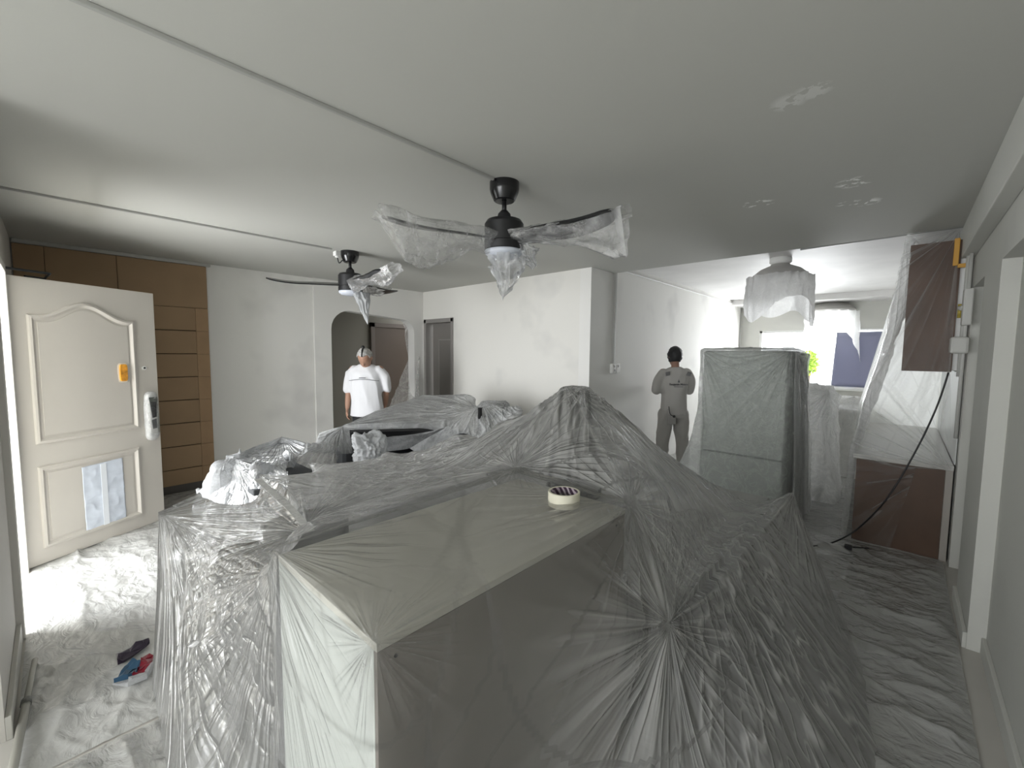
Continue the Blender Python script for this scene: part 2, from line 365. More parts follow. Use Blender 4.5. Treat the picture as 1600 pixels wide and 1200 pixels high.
# ------------------------------------------------------------------ room shell
H, XR, XL, YM, XW, YF, ZK = 2.57, .34, -5.9, 4.2, -2.66, 10.3, 2.70
YB = 4.70
bm = NB(); bx(bm, -8.5, 1.2, -3.0, 12, -.1, 0); struct(from_bm('floor', bm, mat('floor_tiles', (.55, .53, .49), .4, var=.06, scale=2)))
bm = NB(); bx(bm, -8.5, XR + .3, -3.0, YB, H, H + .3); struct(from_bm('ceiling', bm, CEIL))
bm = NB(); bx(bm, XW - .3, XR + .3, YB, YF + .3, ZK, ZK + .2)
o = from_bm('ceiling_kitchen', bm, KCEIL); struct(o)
bm = NB(); bx(bm, XW, XR, 9.5, YF, 2.60, ZK); struct(from_bm('trim_1', bm, KCEIL))
# left wall with rounded opening
a0 = 2.66; a1 = 4.02; at_, bt = 2.17, 2.10
bm = NB(); bx(bm, XL - .15, XL, -.32, 2.43, 0, H); bx(bm, XL - .15, XL + .025, 2.43, a0, 0, H); bx(bm, XL - .15, XL + .025, a1, YM, 0, H)
arc = [(a0, H), (a0, at_ - .27)] + [(a0 + .27 - .27 * math.cos(t), at_ - .27 + .27 * math.sin(t)) for t in [R_(x) for x in range(15, 91, 15)]] \
    + [(a1 - .2 + .2 * math.sin(t), bt - .2 + .2 * math.cos(t)) for t in [R_(x) for x in range(0, 91, 15)]] + [(a1, H)]
extrude_poly(bm, [(XL - .15, y, z) for y, z in arc], (.175, 0, 0))
struct(from_bm('wall_left', bm, WHITE2))
# corridor beyond the opening
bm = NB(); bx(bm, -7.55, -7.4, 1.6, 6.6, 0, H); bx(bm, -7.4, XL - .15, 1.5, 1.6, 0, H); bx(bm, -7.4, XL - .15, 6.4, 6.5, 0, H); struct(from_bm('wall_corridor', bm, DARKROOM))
d2 = bpy.data.objects.new('door_2', None); COL.objects.link(d2); d2.location = (-7.38, 4.75, 0); struct(d2)
o = box('door_leaf', -7.39, -7.35, 4.15, 5.0, 0.01, 2.05, mat('dark_brown_door', (.12, .09, .07), .5), bevel=.004); keep(o, d2)
bm = NB(); bx(bm, -7.39, -7.33, 4.07, 4.15, 0, 2.13); bx(bm, -7.39, -7.33, 5.0, 5.08, 0, 2.13); bx(bm, -7.39, -7.33, 4.07, 5.08, 2.05, 2.13); keep(from_bm('door_frame', bm, mat('dark_brown_frame', (.16, .13, .11), .5), bevel=.004), d2)
# middle wall with narrow door
dx0, dx1, dh = XL + .0, -5.10, 2.12
bm = NB(); bx(bm, dx1, XW - .15, YM, YM + .14, 0, H); bx(bm, dx0 - .2, dx1, YM, YM + .14, dh, H); bx(bm, XL - .2, XL + .06, YM, YM + .14, 0, dh)
struct(from_bm('wall_middle', bm, WHITE))
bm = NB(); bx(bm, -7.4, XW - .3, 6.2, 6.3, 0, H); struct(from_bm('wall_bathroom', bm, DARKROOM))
d3 = bpy.data.objects.new('door_3', None); COL.objects.link(d3); d3.location = (-5.5, YM, 0); struct(d3)
bm = NB(); bx(bm, XL + .06, XL + .12, YM - .02, YM + .15, 0, dh); bx(bm, dx1 - .05, dx1, YM - .02, YM + .15, 0, dh); bx(bm, XL + .06, dx1, YM - .02, YM + .15, dh - .06, dh); keep(from_bm('door_frame', bm, FRAME, bevel=.004), d3)
bm = NB(); bx(bm, XL + .18, dx1 - .055, YM + .08, YM + .115, .01, dh - .065); lf = keep(from_bm('door_leaf', bm, mat('door_leaf_grey', (.22, .205, .19), .5), bevel=.003), d3)
bm = NB()
for x0, x1, z0, z1 in ((-5.56, -5.54, .3, 1.8), (-5.25, -5.23, .3, 1.8), (-5.56, -5.23, 1.78, 1.8), (-5.56, -5.23, .3, .32)): bx(bm, x0, x1, YM + .07, YM + .085, z0, z1)
keep(from_bm('panel_moulding', bm, mat('door_moulding_grey', (.30, .28, .26), .4)), d3)
# worker's wall, far wall with window
bm = NB(); bx(bm, XW - .15, XW, YM, YF + .1, 0, H); bx(bm, XW - .15, XW, YB, YF + .1, H, ZK); struct(from_bm('wall_passage', bm, WHITE2))
wx0, wx1, wz0, wz1 = -2.30, .20, .97, 2.10
bm = NB(); bx(bm, XW, XR, YF, YF + .15, 0, wz0); bx(bm, XW, XR, YF, YF + .15, wz1, ZK); bx(bm, XW, wx0, YF, YF + .15, wz0, wz1); bx(bm, wx1, XR, YF, YF + .15, wz0, wz1); struct(from_bm('wall_far', bm, GREYW))
wn = bpy.data.objects.new('window_1', None); COL.objects.link(wn); wn.location = (-1, YF, wz0); struct(wn)
bm = NB()
for q in ((wx0, wx1, wz0, wz0 + .05), (wx0, wx1, wz1 - .05, wz1), (wx0, wx0 + .05, wz0, wz1), (wx1 - .05, wx1, wz0, wz1)): bx(bm, q[0], q[1], YF - .01, YF + .06, q[2], q[3])
keep(from_bm('window_frame', bm, WHT, bevel=.004), wn)
def glass():
    M = bpy.data.materials.new('window_glass'); M.use_nodes = True; nt = M.node_tree; nt.nodes.clear(); o = nt.nodes.new('ShaderNodeOutputMaterial')
    t = nt.nodes.new('ShaderNodeBsdfTransparent'); g = nt.nodes.new('ShaderNodeBsdfGlossy'); g.inputs['Roughness'].default_value = .02; f = nt.nodes.new('ShaderNodeMixShader'); f.inputs[0].default_value = .06
    nt.links.new(t.outputs[0], f.inputs[1]); nt.links.new(g.outputs[0], f.inputs[2]); nt.links.new(f.outputs[0], o.inputs[0]); return M
GLASS = glass()
for x0, x1 in ((wx0 + .05, -1.0), (-1.0, wx1 - .05)):
    bm = NB(); bx(bm, x0, x1, YF + .03, YF + .036, wz0 + .05, wz1 - .05); keep(from_bm('pane', bm, GLASS), wn)
bm = NB(); bx(bm, wx0, wx1, YF - .12, YF + .02, wz0 - .04, wz0); keep(from_bm('window_sill', bm, WHT, bevel=.004), wn)
# blue-grey roller blind over right half of window
bl = thing('roller_blind', 'blue-grey blind over the right half of the kitchen window', 'blind', (-.45, YF - .03, wz0))
def blf(u, v): return (-1.02 + .04 * v + u * (1.17 - .04 * v), YF - .025 + .006 * np.sin(u * 20) + 0 * v, wz0 + .03 + v * 1.04)
BLM = bpy.data.materials.new('blue_blind'); BLM.use_nodes = True; nt = BLM.node_tree
b = nt.nodes['Principled BSDF']; b.inputs['Base Color'].default_value = (.27, .28, .37, 1); b.inputs['Roughness'].default_value = .5
tl = nt.nodes.new('ShaderNodeBsdfTranslucent'); tl.inputs[0].default_value = (.20, .20, .27, 1); mx = nt.nodes.new('ShaderNodeMixShader'); mx.inputs[0].default_value = .22
nt.links.new(b.outputs[0], mx.inputs[1]); nt.links.new(tl.outputs[0], mx.inputs[2]); nt.links.new(mx.outputs[0], nt.nodes['Material Output'].inputs[0])
o = grid_sheet('blind_cloth', blf, 30, 12, BLM); s_ = o.modifiers.new('t', 'SOLIDIFY'); s_.thickness = .003; keep(o, bl)
bm = NB(); tube(bm, [(-1.0, YF - .03, wz1 - .015), (.17, YF - .03, wz1 - .015)], .018, 10); keep(from_bm('roller_tube', bm, WHT, smooth=True), bl)
# right wall with shallow recesses and ceiling beam
rec = ((.9, 3.33, 0, 2.10), (3.97, 4.56, .0, 2.10))
bm = NB(); xi = XR; dp = .07
bx(bm, xi + dp, xi + .25, -3, YF + .1, 0, ZK)
ys = [-3.0]
for y0, y1, z0, z1 in rec:
    bx(bm, xi, xi + dp, ys[-1], y0, 0, ZK if ys[-1] > YB else H); bx(bm, xi, xi + dp, y0, y1, z1, H); ys.append(y1)
bx(bm, xi, xi + dp, ys[-1], YF, 0, ZK)
struct(from_bm('wall_right', bm, GREYW, bevel=0))
bm = NB(); bx(bm, XR - .07, XR, -3.0, 5.0, 2.33, H); struct(from_bm('trim_2', bm, GREYW, bevel=.004))
bm = NB()
for y0, y1 in ((-3, .9), (3.33, 3.97)): bx(bm, XR - .018, XR, y0, y1, 0, .09)
bx(bm, XR + dp - .018, XR + dp, .9, 3.33, 0, .09); struct(from_bm('baseboard_right', bm, GREYW, bevel=.003))
# front wall with the entry doorway, and the unseen room behind the camera, its window opening added to light the foreground
bm = NB(); bx(bm, -6.1, -4.53, -.34, -.2, 0, H); bx(bm, -4.53, -3.48, -.34, -.2, 2.13, H); bx(bm, -3.48, -2.6, -.34, -.2, 0, H); struct(from_bm('wall_front', bm, mat('entry_wall_paint', (.50, .48, .44), .7)))
bm = NB(); bx(bm, -3.46, -2.6, -.2, -.18, 0, .10); struct(from_bm('baseboard_front', bm, mat('entry_skirting', (.45, .44, .40), .5), bevel=.003))
bm = NB(); bx(bm, -2.75, -2.6, -3.0, -.34, 0, H); struct(from_bm('wall_side', bm, GREYW))
bm = NB(); bx(bm, -2.6, -2.45, -3.0, -2.85, 0, H); bx(bm, .1, XR, -3.0, -2.85, 0, H); bx(bm, -2.45, .1, -3.0, -2.85, 0, .4); bx(bm, -2.45, .1, -3.0, -2.85, 2.35, H); struct(from_bm('wall_back', bm, GREYW))
bm = NB(); bx(bm, XL - .15, XL, -2.5, -.32, 0, H); bx(bm, XL - .15, -2.75, -2.5, -2.4, 0, .9); struct(from_bm('wall_landing', bm, mat('landing_paint', (.22, .215, .20), .8)))

# brown board cladding on the left wall
cl = thing('board_cladding', 'brown board cladding with horizontal grooves behind the open entry door', 'cladding', (XL, .5, 0))
xs = XL + .03
box_y0, box_y1 = -.19, 1.24
bm = NB(); bx(bm, XL + .001, XL + .012, box_y0, box_y1, .09, 2.56); keep(from_bm('backing_board', bm, CARD_D), cl)
pm = []
for k in range(8):
    z0 = 2.06 - (k + 1) * .257 + .009; z1 = 2.06 - k * .257
    bm = NB(); bx(bm, XL + .012, xs, box_y0, 1.12, max(z0, .09), z1); keep(from_bm('board', bm, CARD, bevel=.002), cl)
    bm = NB(); bx(bm, XL + .012, xs - .002, 1.122, box_y1, max(z0 - .007, .09), z1); keep(from_bm('edge_board', bm, mat('brown_board_edge', (.44, .29, .165), .7, var=.08, scale=4), bevel=.0015), cl)
for y0, y1 in ((-.19, .0), (.004, .49), (.494, box_y1)):
    bm = NB(); bx(bm, XL + .012, xs + .001, y0, y1, 2.064, 2.53); keep(from_bm('top_board', bm, CARD, bevel=.002), cl)
bm = NB(); bx(bm, XL + .001, xs - .01, box_y0, box_y1, 0, .09); keep(from_bm('kick_board', bm, mat('dark_kick', (.12, .11, .10), .7)), cl)
tr = NB(); bx(tr, XL, XL + .05, -.19, 1.28, 2.535, H); struct(from_bm('trim_3', tr, CEIL, bevel=.006))

# ------------------------------------------------------------------ entry door
dr = bpy.data.objects.new('door_1', None); COL.objects.link(dr); hx, hy = -4.51, -.24
ang = math.atan2(.65 + .24, -5.02 + 4.51); dr.location = (hx, hy, 0); dr.rotation_euler = (0, 0, ang); struct(dr)
# local x along leaf; local -y faces the room
LW, LH = 1.03, 2.10
def loc_obj(name, bm, m, parent=dr, **k): return from_bm(name, bm, m, parent, **k)
bm = NB(); bx(bm, 0, LW, 0.0, .045, .012, LH); loc_obj('door_leaf', bm, DOORP, bevel=.004)
def arch_pts(x0, x1, z0, z1, zc, inset=0, n=24):
    x0 += inset; x1 -= inset; z0 += inset; P = [(x0, z0), (x1, z0)]
    for i in range(n + 1):
        t = i / n; x = x1 + (x0 - x1) * t; s = abs(2 * t - 1)
        P.append((x, z1 - inset + (zc - z1) * (0.5 + 0.5 * math.cos(math.pi * min(1, s / .85))) if zc > z1 else z1 - inset))
    return P
def moulding(pts, name):
    bm = NB(); n = len(pts); prof = ((0, 0.0), (.006, -.014), (.020, -.017), (.034, -.004), (.046, 0.004))
    cx = sum(p[0] for p in pts) / n; cz = sum(p[1] for p in pts) / n
    rings = []
    for off, dep in prof:
        ring = []
        for i, (x, z) in enumerate(pts):
            a = Vector(pts[i - 1]); b_ = Vector((x, z)); c = Vector(pts[(i + 1) % n])
            d1 = (b_ - a); d2_ = (c - b_)
            d1 = d1.normalized() if d1.length > 1e-6 else Vector((1, 0)); d2_ = d2_.normalized() if d2_.length > 1e-6 else d1
            n1 = Vector((-d1.y, d1.x)); n2 = Vector((-d2_.y, d2_.x)); nn = (n1 + n2)
            nn = nn / max(.5, nn.dot(n1)) if nn.length > .1 else n1
            ring.append(bm.verts.new((x + nn.x * off, dep, z + nn.y * off)))
        rings.append(ring)
    for A, B in zip(rings, rings[1:]):
        for i in range(n): bm.faces.new((A[i], A[(i + 1) % n], B[(i + 1) % n], B[i]))
    return loc_obj(name, bm, DOORP, smooth=False)
moulding(arch_pts(.154, .852, .90, 1.84, 1.955), 'upper_panel_moulding')
moulding([(.154, .125), (.84, .125), (.84, .735), (.154, .735)], 'lower_panel_moulding')
bm = NB(); extrude_poly(bm, [(x, -.004, z) for x, z in arch_pts(.21, .80, .955, 1.79, 1.90)], (0, .006, 0)); loc_obj('raised_panel', bm, DOORP, bevel=.0015)
bm = NB(); bx(bm, .21, .785, -.004, .002, .18, .68); loc_obj('raised_panel', bm, DOORP, bevel=.0015)
# peephole
bm = NB(); lathe(bm, [(.018, 0), (.018, .006), (.010, .007)], 20); bmesh.ops.transform(bm, matrix=Matrix.Translation((.918, 0, 1.431)) @ Matrix.Rotation(R_(90), 4, 'X'), verts=bm.verts[:]); pe = loc_obj('peephole', bm, WHT)
bm = NB(); lathe(bm, [(.009, 0), (.009, .0078)], 16); bmesh.ops.transform(bm, matrix=Matrix.Translation((.918, 0, 1.431)) @ Matrix.Rotation(R_(90), 4, 'X'), verts=bm.verts[:]); loc_obj('peephole_lens', bm, BLACKG, pe)
# closer arm above the leaf
bm = NB(); tube(bm, [(-.02, -.03, LH + .04), (.30, -.01, LH + .045), (.30, .05, LH + .01), (.19, .05, LH + .01)], .009, 8); loc_obj('closer_arm', bm, BLACK)
for z in (.25, 1.05, 1.85):
    bm = NB(); tube(bm, [(-.012, -.006, z - .05), (-.012, -.006, z + .05)], .009, 10); bx(bm, -.012, .03, -.003, .001, z - .05, z + .05); loc_obj('hinge', bm, mat('hinge_steel', (.5, .5, .48), .35, .8))
def lpt(x, y, z): return (x, y, z)
# digital lock wrapped in white film
lk = thing('digital_lock', 'digital lock with dark keypad wrapped in white film on the open entry door', 'lock', (0, 0, 0)); lk.parent = None
Mdoor = Matrix.Translation((hx, hy, 0)) @ Matrix.Rotation(ang, 4, 'Z')
def on_door(t): t.matrix_world = Mdoor; return t
on_door(lk)
bm = NB(); vs = bx(bm, .895, .985, -.055, 0, .80, 1.20); from_bm('lock_body', bm, WHT, lk, bevel=.03, seg=4)
bm = NB(); extrude_poly(bm, [(.905, -.060, 1.17), (.968, -.060, 1.17), (.960, -.060, .99), (.925, -.060, .985)], (0, .006, 0)); from_bm('keypad', bm, BLACKG, lk)
bm = NB(); bx(bm, .905, .967, -.0625, -.06, 1.125, 1.17); from_bm('screen', bm, mat('screen_grey', (.08, .09, .08), .25), lk)
bm = NB(); extrude_poly(bm, [(.918, -.060, .965), (.957, -.060, .975), (.960, -.060, .89), (.925, -.060, .885)], (0, .006, 0)); from_bm('lower_plate', bm, mat('plate_grey', (.10, .10, .105), .3), lk)
def lw_(u, v):
    th = u * 2 * np.pi; rx = .052 + .010 * vn(u * 9, v * 12, 1, 4); c = .94
    zz = 1.0 + (v - .5) * .44; e = np.clip(1 - (np.abs(v - .5) * 2) ** 6, 0, 1) ** .5
    return c + rx * np.cos(th) * (.35 + .65 * e), -.028 + (.036 + .006 * vn(u * 12, v * 15, 2, 5)) * np.sin(th) * (.3 + .7 * e), zz
grid_sheet('film_wrap', lw_, 40, 40, film('lock_wrap', groups=False, base=.05, crease=.6, tint=(.93, .93, .93), streak=.10, gloss=.6, rough=.15), lk, crease=lambda u, v: np.clip((np.abs(v - .5) - .32) * 6, 0, 1) + (np.cos(u * 2 * np.pi) ** 4))
# orange tag in clear packet taped to the door
tg = on_door(thing('orange_packet', 'small orange packet taped to the upper panel of the entry door', 'packet'))
bm = NB(); n = 24
extrude_poly(bm, [(.746 + .030 * math.copysign(abs(math.cos(t)) ** .4, math.cos(t)), -.018, 1.397 + .072 * math.copysign(abs(math.sin(t)) ** .4, math.sin(t))) for t in [2 * math.pi * i / n for i in range(n)]], (0, .013, 0))
from_bm('packet_body', bm, mat('orange_resin', (.78, .33, .03), .3, var=.35, scale=30), tg, bevel=.004)
bm = NB(); n = 30
extrude_poly(bm, [(.746 + (.038 + .002 * math.sin(t * 5)) * math.copysign(abs(math.cos(t)) ** .4, math.cos(t)), -.006, 1.397 + .083 * math.copysign(abs(math.sin(t)) ** .4, math.sin(t))) for t in [2 * math.pi * i / n for i in range(n)]], (0, .004, 0))
from_bm('packet_edge', bm, mat('packet_white', (.85, .80, .70), .4), tg)
# filler patch / paper on the lower panel
pp = on_door(thing('paper_patch', 'pale blue-white crinkled paper taped on the lower door panel', 'paper'))
def ppf(u, v): return .415 + u * .288 - .004 * v, -.0085 - .004 * ridge(vn(u * 5 + v, v * 9, 1, 3)) + 0 * u, .145 + v * (.52 + .0 * u) + .01 * u
o = grid_sheet('paper_sheet', ppf, 40, 60, mat('pale_blue_paper', (.66, .71, .80), .5, var=.12, scale=9), pp); o.modifiers.new('t', 'SOLIDIFY').thickness = .001
bm = NB(); bx(bm, .535, .575, -.0145, -.012, .15, .66); from_bm('paper_tape', bm, mat('white_tape', (.80, .83, .88), .4), pp)
st = on_door(thing('grey_tape_strip', 'short grey tape strip across the hinge side of the entry door', 'tape'))
bm = NB(); bx(bm, -.03, .066, -.003, 0, 1.35, 1.46); from_bm('tape_piece', bm, mat('grey_tape', (.33, .33, .32), .6), st)
# door frame of the entry
bm = NB(); bx(bm, -4.53, -4.49, -.36, -.18, 0, 2.13); bx(bm, -3.52, -3.47, -.36, -.17, 0, 2.13); bx(bm, -4.53, -3.47, -.36, -.18, 2.11, 2.16); struct(from_bm('trim_4', bm, mat('entry_frame', (.62, .60, .56), .5), bevel=.004))

# ------------------------------------------------------------------ ceiling conduits and fans
def conduit(name, label, pts, r=.009, m=None, box_=False):
    o = bpy.data.objects.new(name, None)
    bm = NB()
    for a, b in zip(pts, pts[1:]):
        a = Vector(a); b = Vector(b); d = (b - a); L_ = d.length; M4 = Matrix.Translation(a) @ d.to_track_quat('X', 'Z').to_matrix().to_4x4()
        bx(bm, 0, L_, -r, r, -r, r, M4)
    me_o = from_bm(name, bm, m or WHITE, bevel=.003)
    return tag(me_o, label, 'conduit')
GC = mat('conduit_shadow_grey', (.42, .42, .40), .5)  # grey darkened to stand for the shadow lines along the conduits
conduit('cable_conduit', 'thin painted conduit on the ceiling running to the near black fan', [(-1.74, -2.8, H - .008), (-1.74, 1.72, H - .008)], .008, GC)
conduit('cable_conduit', 'thin painted conduit on the ceiling running to the far black fan', [(-4.06, -.19, H - .008), (-4.06, 1.86, H - .008)], .008, GC)
conduit('cable_conduit', 'white trunking along the kitchen ceiling joining the near wrapped lamp', [(-.85, 5.3, ZK - .012), (XR - .02, 5.22, ZK - .012)], .014, mat('trunk_grey', (.42, .42, .41), .5))
conduit('wall_trunking', 'vertical grey trunking down the wall corner to the power socket', [(XW + .014, 4.72, H + .1), (XW + .014, 4.72, 1.47)], .016, GC)
conduit('wall_trunking', 'thin trunking along the top of the passage wall above the worker', [(XW + .012, 4.86, ZK - .07), (XW + .012, YF - .1, ZK - .07)], .010, WHT)
conduit('wall_trunking', 'vertical trunking at the far end of the passage wall by the window', [(XW + .014, YF - .14, ZK - .08), (XW + .014, YF - .14, .3)], .016, GC)

def blade(bm, L_, a, r0=.07, curve=.06, z=0.0):
    """slightly twisted, tapered blade pointing along angle a"""
    n = 18; ca, sa = math.cos(a), math.sin(a); rows = []
    for i in range(n + 1):
        t = i / n; r = r0 + (L_ - r0) * t
        w = (.045 + .035 * math.sin(math.pi * min(1, t * .8 + .1))) * (1 if t < .92 else max(.12, (1 - (t - .92) / .085) ** .5 if t < 1.004 else .12))
        sweep = -.06 * t * t; zz = z + curve * max(0, t - .55) ** 2 * 3.0
        tw = -R_(16 - 5 * t); row = []
        for s in (-1, -.33, .33, 1):
            y = sweep + s * w; dz = s * w * math.tan(tw) + zz
            for th in (0,): row.append((r * ca - y * sa, r * sa + y * ca, dz))
        rows.append(row)
    th = .006
    top = [[bm.verts.new((x, y, zz + th)) for x, y, zz in row] for row in rows]; bot = [[bm.verts.new((x, y, zz - th)) for x, y, zz in row] for row in rows]
    for i in range(n):
        for k in range(3):
            bm.faces.new((top[i][k], top[i + 1][k], top[i + 1][k + 1], top[i][k + 1])); bm.faces.new((bot[i][k], bot[i][k + 1], bot[i + 1][k + 1], bot[i + 1][k]))
        bm.faces.new((top[i][0], bot[i][0], bot[i + 1][0], top[i + 1][0])); bm.faces.new((top[i][3], top[i + 1][3], bot[i + 1][3], bot[i][3]))
    bm.faces.new([top[0][k] for k in range(4)] + [bot[0][k] for k in (3, 2, 1, 0)]); bm.faces.new([top[n][k] for k in (3, 2, 1, 0)] + [bot[n][k] for k in range(4)])
def fan(loc, angs, L_, label):
    f = thing('ceiling_fan', label, 'ceiling fan', loc, group=None)
    bm = NB(); lathe(bm, [(.055, -.105), (.062, -.10), (.080, -.06), (.085, -.04), (.085, 0)], 40); from_bm('canopy', bm, BLACKG, f, smooth=True).modifiers.new('e', 'EDGE_SPLIT')
    bm = NB(); lathe(bm, [(.014, -.20), (.014, -.08)], 20); from_bm('downrod', bm, BLACK, f, smooth=True)
    bm = NB(); lathe(bm, [(.108, -.385), (.113, -.38), (.113, -.345), (.107, -.343), (.107, -.337), (.113, -.335), (.113, -.235), (.10, -.215), (.042, -.205), (.036, -.175), (.018, -.155)], 40); from_bm('motor_housing', bm, BLACK, f, smooth=True).modifiers.new('e', 'EDGE_SPLIT')
    bm = NB(); lathe(bm, [(.03, -.43), (.085, -.42), (.108, -.402), (.112, -.385)], 40); from_bm('light_diffuser', bm, mat('frosted_diffuser', (.62, .65, .72), .3), f, smooth=True)
    for a in angs: bm = NB(); blade(bm, L_, a, z=-.32); from_bm('blade', bm, BLACKG, f, smooth=False)
    return f
cam_left = math.atan2(-.678, -.735)   # direction of picture-left on the plan
# picture-left, turned towards the camera by ang: camera direction = (0.676,-0.733)
def blade_angle(deg): return cam_left + R_(deg)
F1 = (-1.745, 1.815, H); F2 = (-4.06, 2.04, H)
fan(F1, [blade_angle(30), blade_angle(150), blade_angle(270)], .68, 'near black three-blade ceiling fan with every blade wrapped in clear film')
fan(F2, [blade_angle(15), blade_angle(135), blade_angle(255)], .76, 'far black three-blade ceiling fan with its left blade bare')
bm = NB(); bx(bm, -.03, .03, -.03, .03, -.045, 0); lathe(bm, [(.022, -.06), (.022, -.045)], 16); jb = from_bm('junction_box', bm, WHT, bevel=.006); jb.location = (F2[0] - .09, F2[1] - .085, H); tag(jb, 'small white junction box on the ceiling beside the far fan', 'junction box')
bm = NB(); tube(bm, smooth_path([(F2[0] - .09, F2[1] - .085, H - .05), (F2[0] - .075, F2[1] - .075, H - .11), (F2[0] - .05, F2[1] - .05, H - .08)]), .005, 8); tag(from_bm('fan_cable', bm, BLACK, smooth=True), 'short black cable loop between junction box and the far fan', 'cable')

def blade_bag(name, label, c, a, r0, r1, wid, drop, seed, m=FILM_C, up=.05, tipdrop=None):
    """loose film bag around one blade: closed tube with a hanging lower skirt"""
    ca, sa = math.cos(a), math.sin(a)
    def fn(u, v):
        th = v * 2 * np.pi; r = r0 + (r1 - r0) * u
        n1 = vn(u * 7 + seed, np.cos(th) * 2 + 5, np.sin(th) * 2, seed); n2 = ridge(vn(u * 9, np.cos(th) * 2.5 + 9, np.sin(th) * 2.5, seed + 4))
        w = wid * (.75 + .5 * n1) ; y = np.cos(th) * w; s = np.sin(th)
        dr_ = np.interp(u, np.linspace(0, 1, len(drop)), drop)
        dz = np.where(s > 0, s * up * (.5 + n1), s * dr_ * (.75 + .5 * n1))
        y = y * np.where(s < 0, 1 - .65 * np.clip(-s, 0, 1), 1)
        z = c[2] - .32 + dz + .012 * n2 + .06 * 3 * np.clip(u - .55, 0, 1) ** 2
        r = r + .03 * (n1 - .5) * (u > .02)
        return c[0] + r * ca - y * sa, c[1] + r * sa + y * ca, z
    o = grid_sheet(name, fn, 70, 48, m, crease=lambda u, v: ridge(vn(u * 9, np.cos(v * 2 * np.pi) * 2.5 + 9, np.sin(v * 2 * np.pi) * 2.5, seed + 4)) ** 3 + np.clip(u * 20 - 19, 0, 1) * .6)
    return tag(o, label, 'plastic wrap')
blade_bag('fan_blade_wrap', 'loose clear film bag sagging from the left blade of the near fan', F1, blade_angle(30), .10, .71, .10, [.09, .10, .17, .24, .22, .03], 3, up=.03, m=film('blade_wrap', groups=False, base=.08, crease=.22, tint=(.9, .9, .9), streak=.12, gloss=.35, rough=.2, bump=.4))
blade_bag('fan_blade_wrap', 'clear film bag around the right blade of the near fan with hanging corner', F1, blade_angle(150), .08, .71, .10, [.05, .05, .06, .08, .10, .15, .20], 5, up=.03, m=film('blade_wrap2', groups=False, base=.2, crease=.25, tint=(.9, .9, .9), streak=.04, gloss=.5, rough=.2, bump=.4))
blade_bag('fan_blade_wrap', 'bunched film around the rear blade of the near fan', F1, blade_angle(270), .08, .60, .12, [.10, .12, .08], 7, up=.07)
blade_bag('fan_blade_wrap', 'film wrapped tightly round the right blade of the far fan', F2, blade_angle(135), .06, .86, .075, [.12, .08, .05, .07, .10, .06], 9, up=.05, m=film('blade_wrap3', groups=False, base=.34, crease=.5, tint=(.92, .92, .92), streak=.2, gloss=.7, rough=.15))
blade_bag('fan_blade_wrap', 'film bunched round the rear blade of the far fan', F2, blade_angle(255), .06, .6, .08, [.07, .06, .05], 12)
# hanging twisted tails below the hubs
def tail(label, c, top_r, h, seed, off=(0, 0), m=FILM_C, squash=1.0):
    def fn(u, v):
        th = v * 2 * np.pi; n1 = ridge(vn(np.cos(th) * 2.5 + 7, np.sin(th) * 2.5, u * 2, seed)); r = top_r * (1 - u) ** .7 * (.45 + .8 * n1) + .004
        return c[0] + off[0] * u + r * np.cos(th) * squash + .02 * np.sin(u * 7 + seed) * u, c[1] + off[1] * u + r * np.sin(th), c[2] - u * h * (.8 + .25 * vn(np.cos(th) * 1.7 + 3, np.sin(th) * 1.7, 0, seed))
    return tag(grid_sheet('film_tail', fn, 50, 60, m, crease=lambda u, v: ridge(vn(np.cos(v * 2 * np.pi) * 2.5 + 7, np.sin(v * 2 * np.pi) * 2.5, u * 2, seed)) ** 4), label, 'plastic wrap')
tail('glossy crumpled film tail hanging below the light of the near fan', (F1[0] + .02, F1[1] + .01, H - .42), .11, .24, 4, (-.02, 0))
tail('second shorter film tail hanging to the right under the near fan', (F1[0] + .10, F1[1] + .08, H - .36), .07, .14, 8, (.02, .02))
tail('pointed film tail hanging below the far fan', (F2[0] + .09, F2[1] + .06, H - .40), .07, .30, 6, (.05, .04), m=FILM_W)

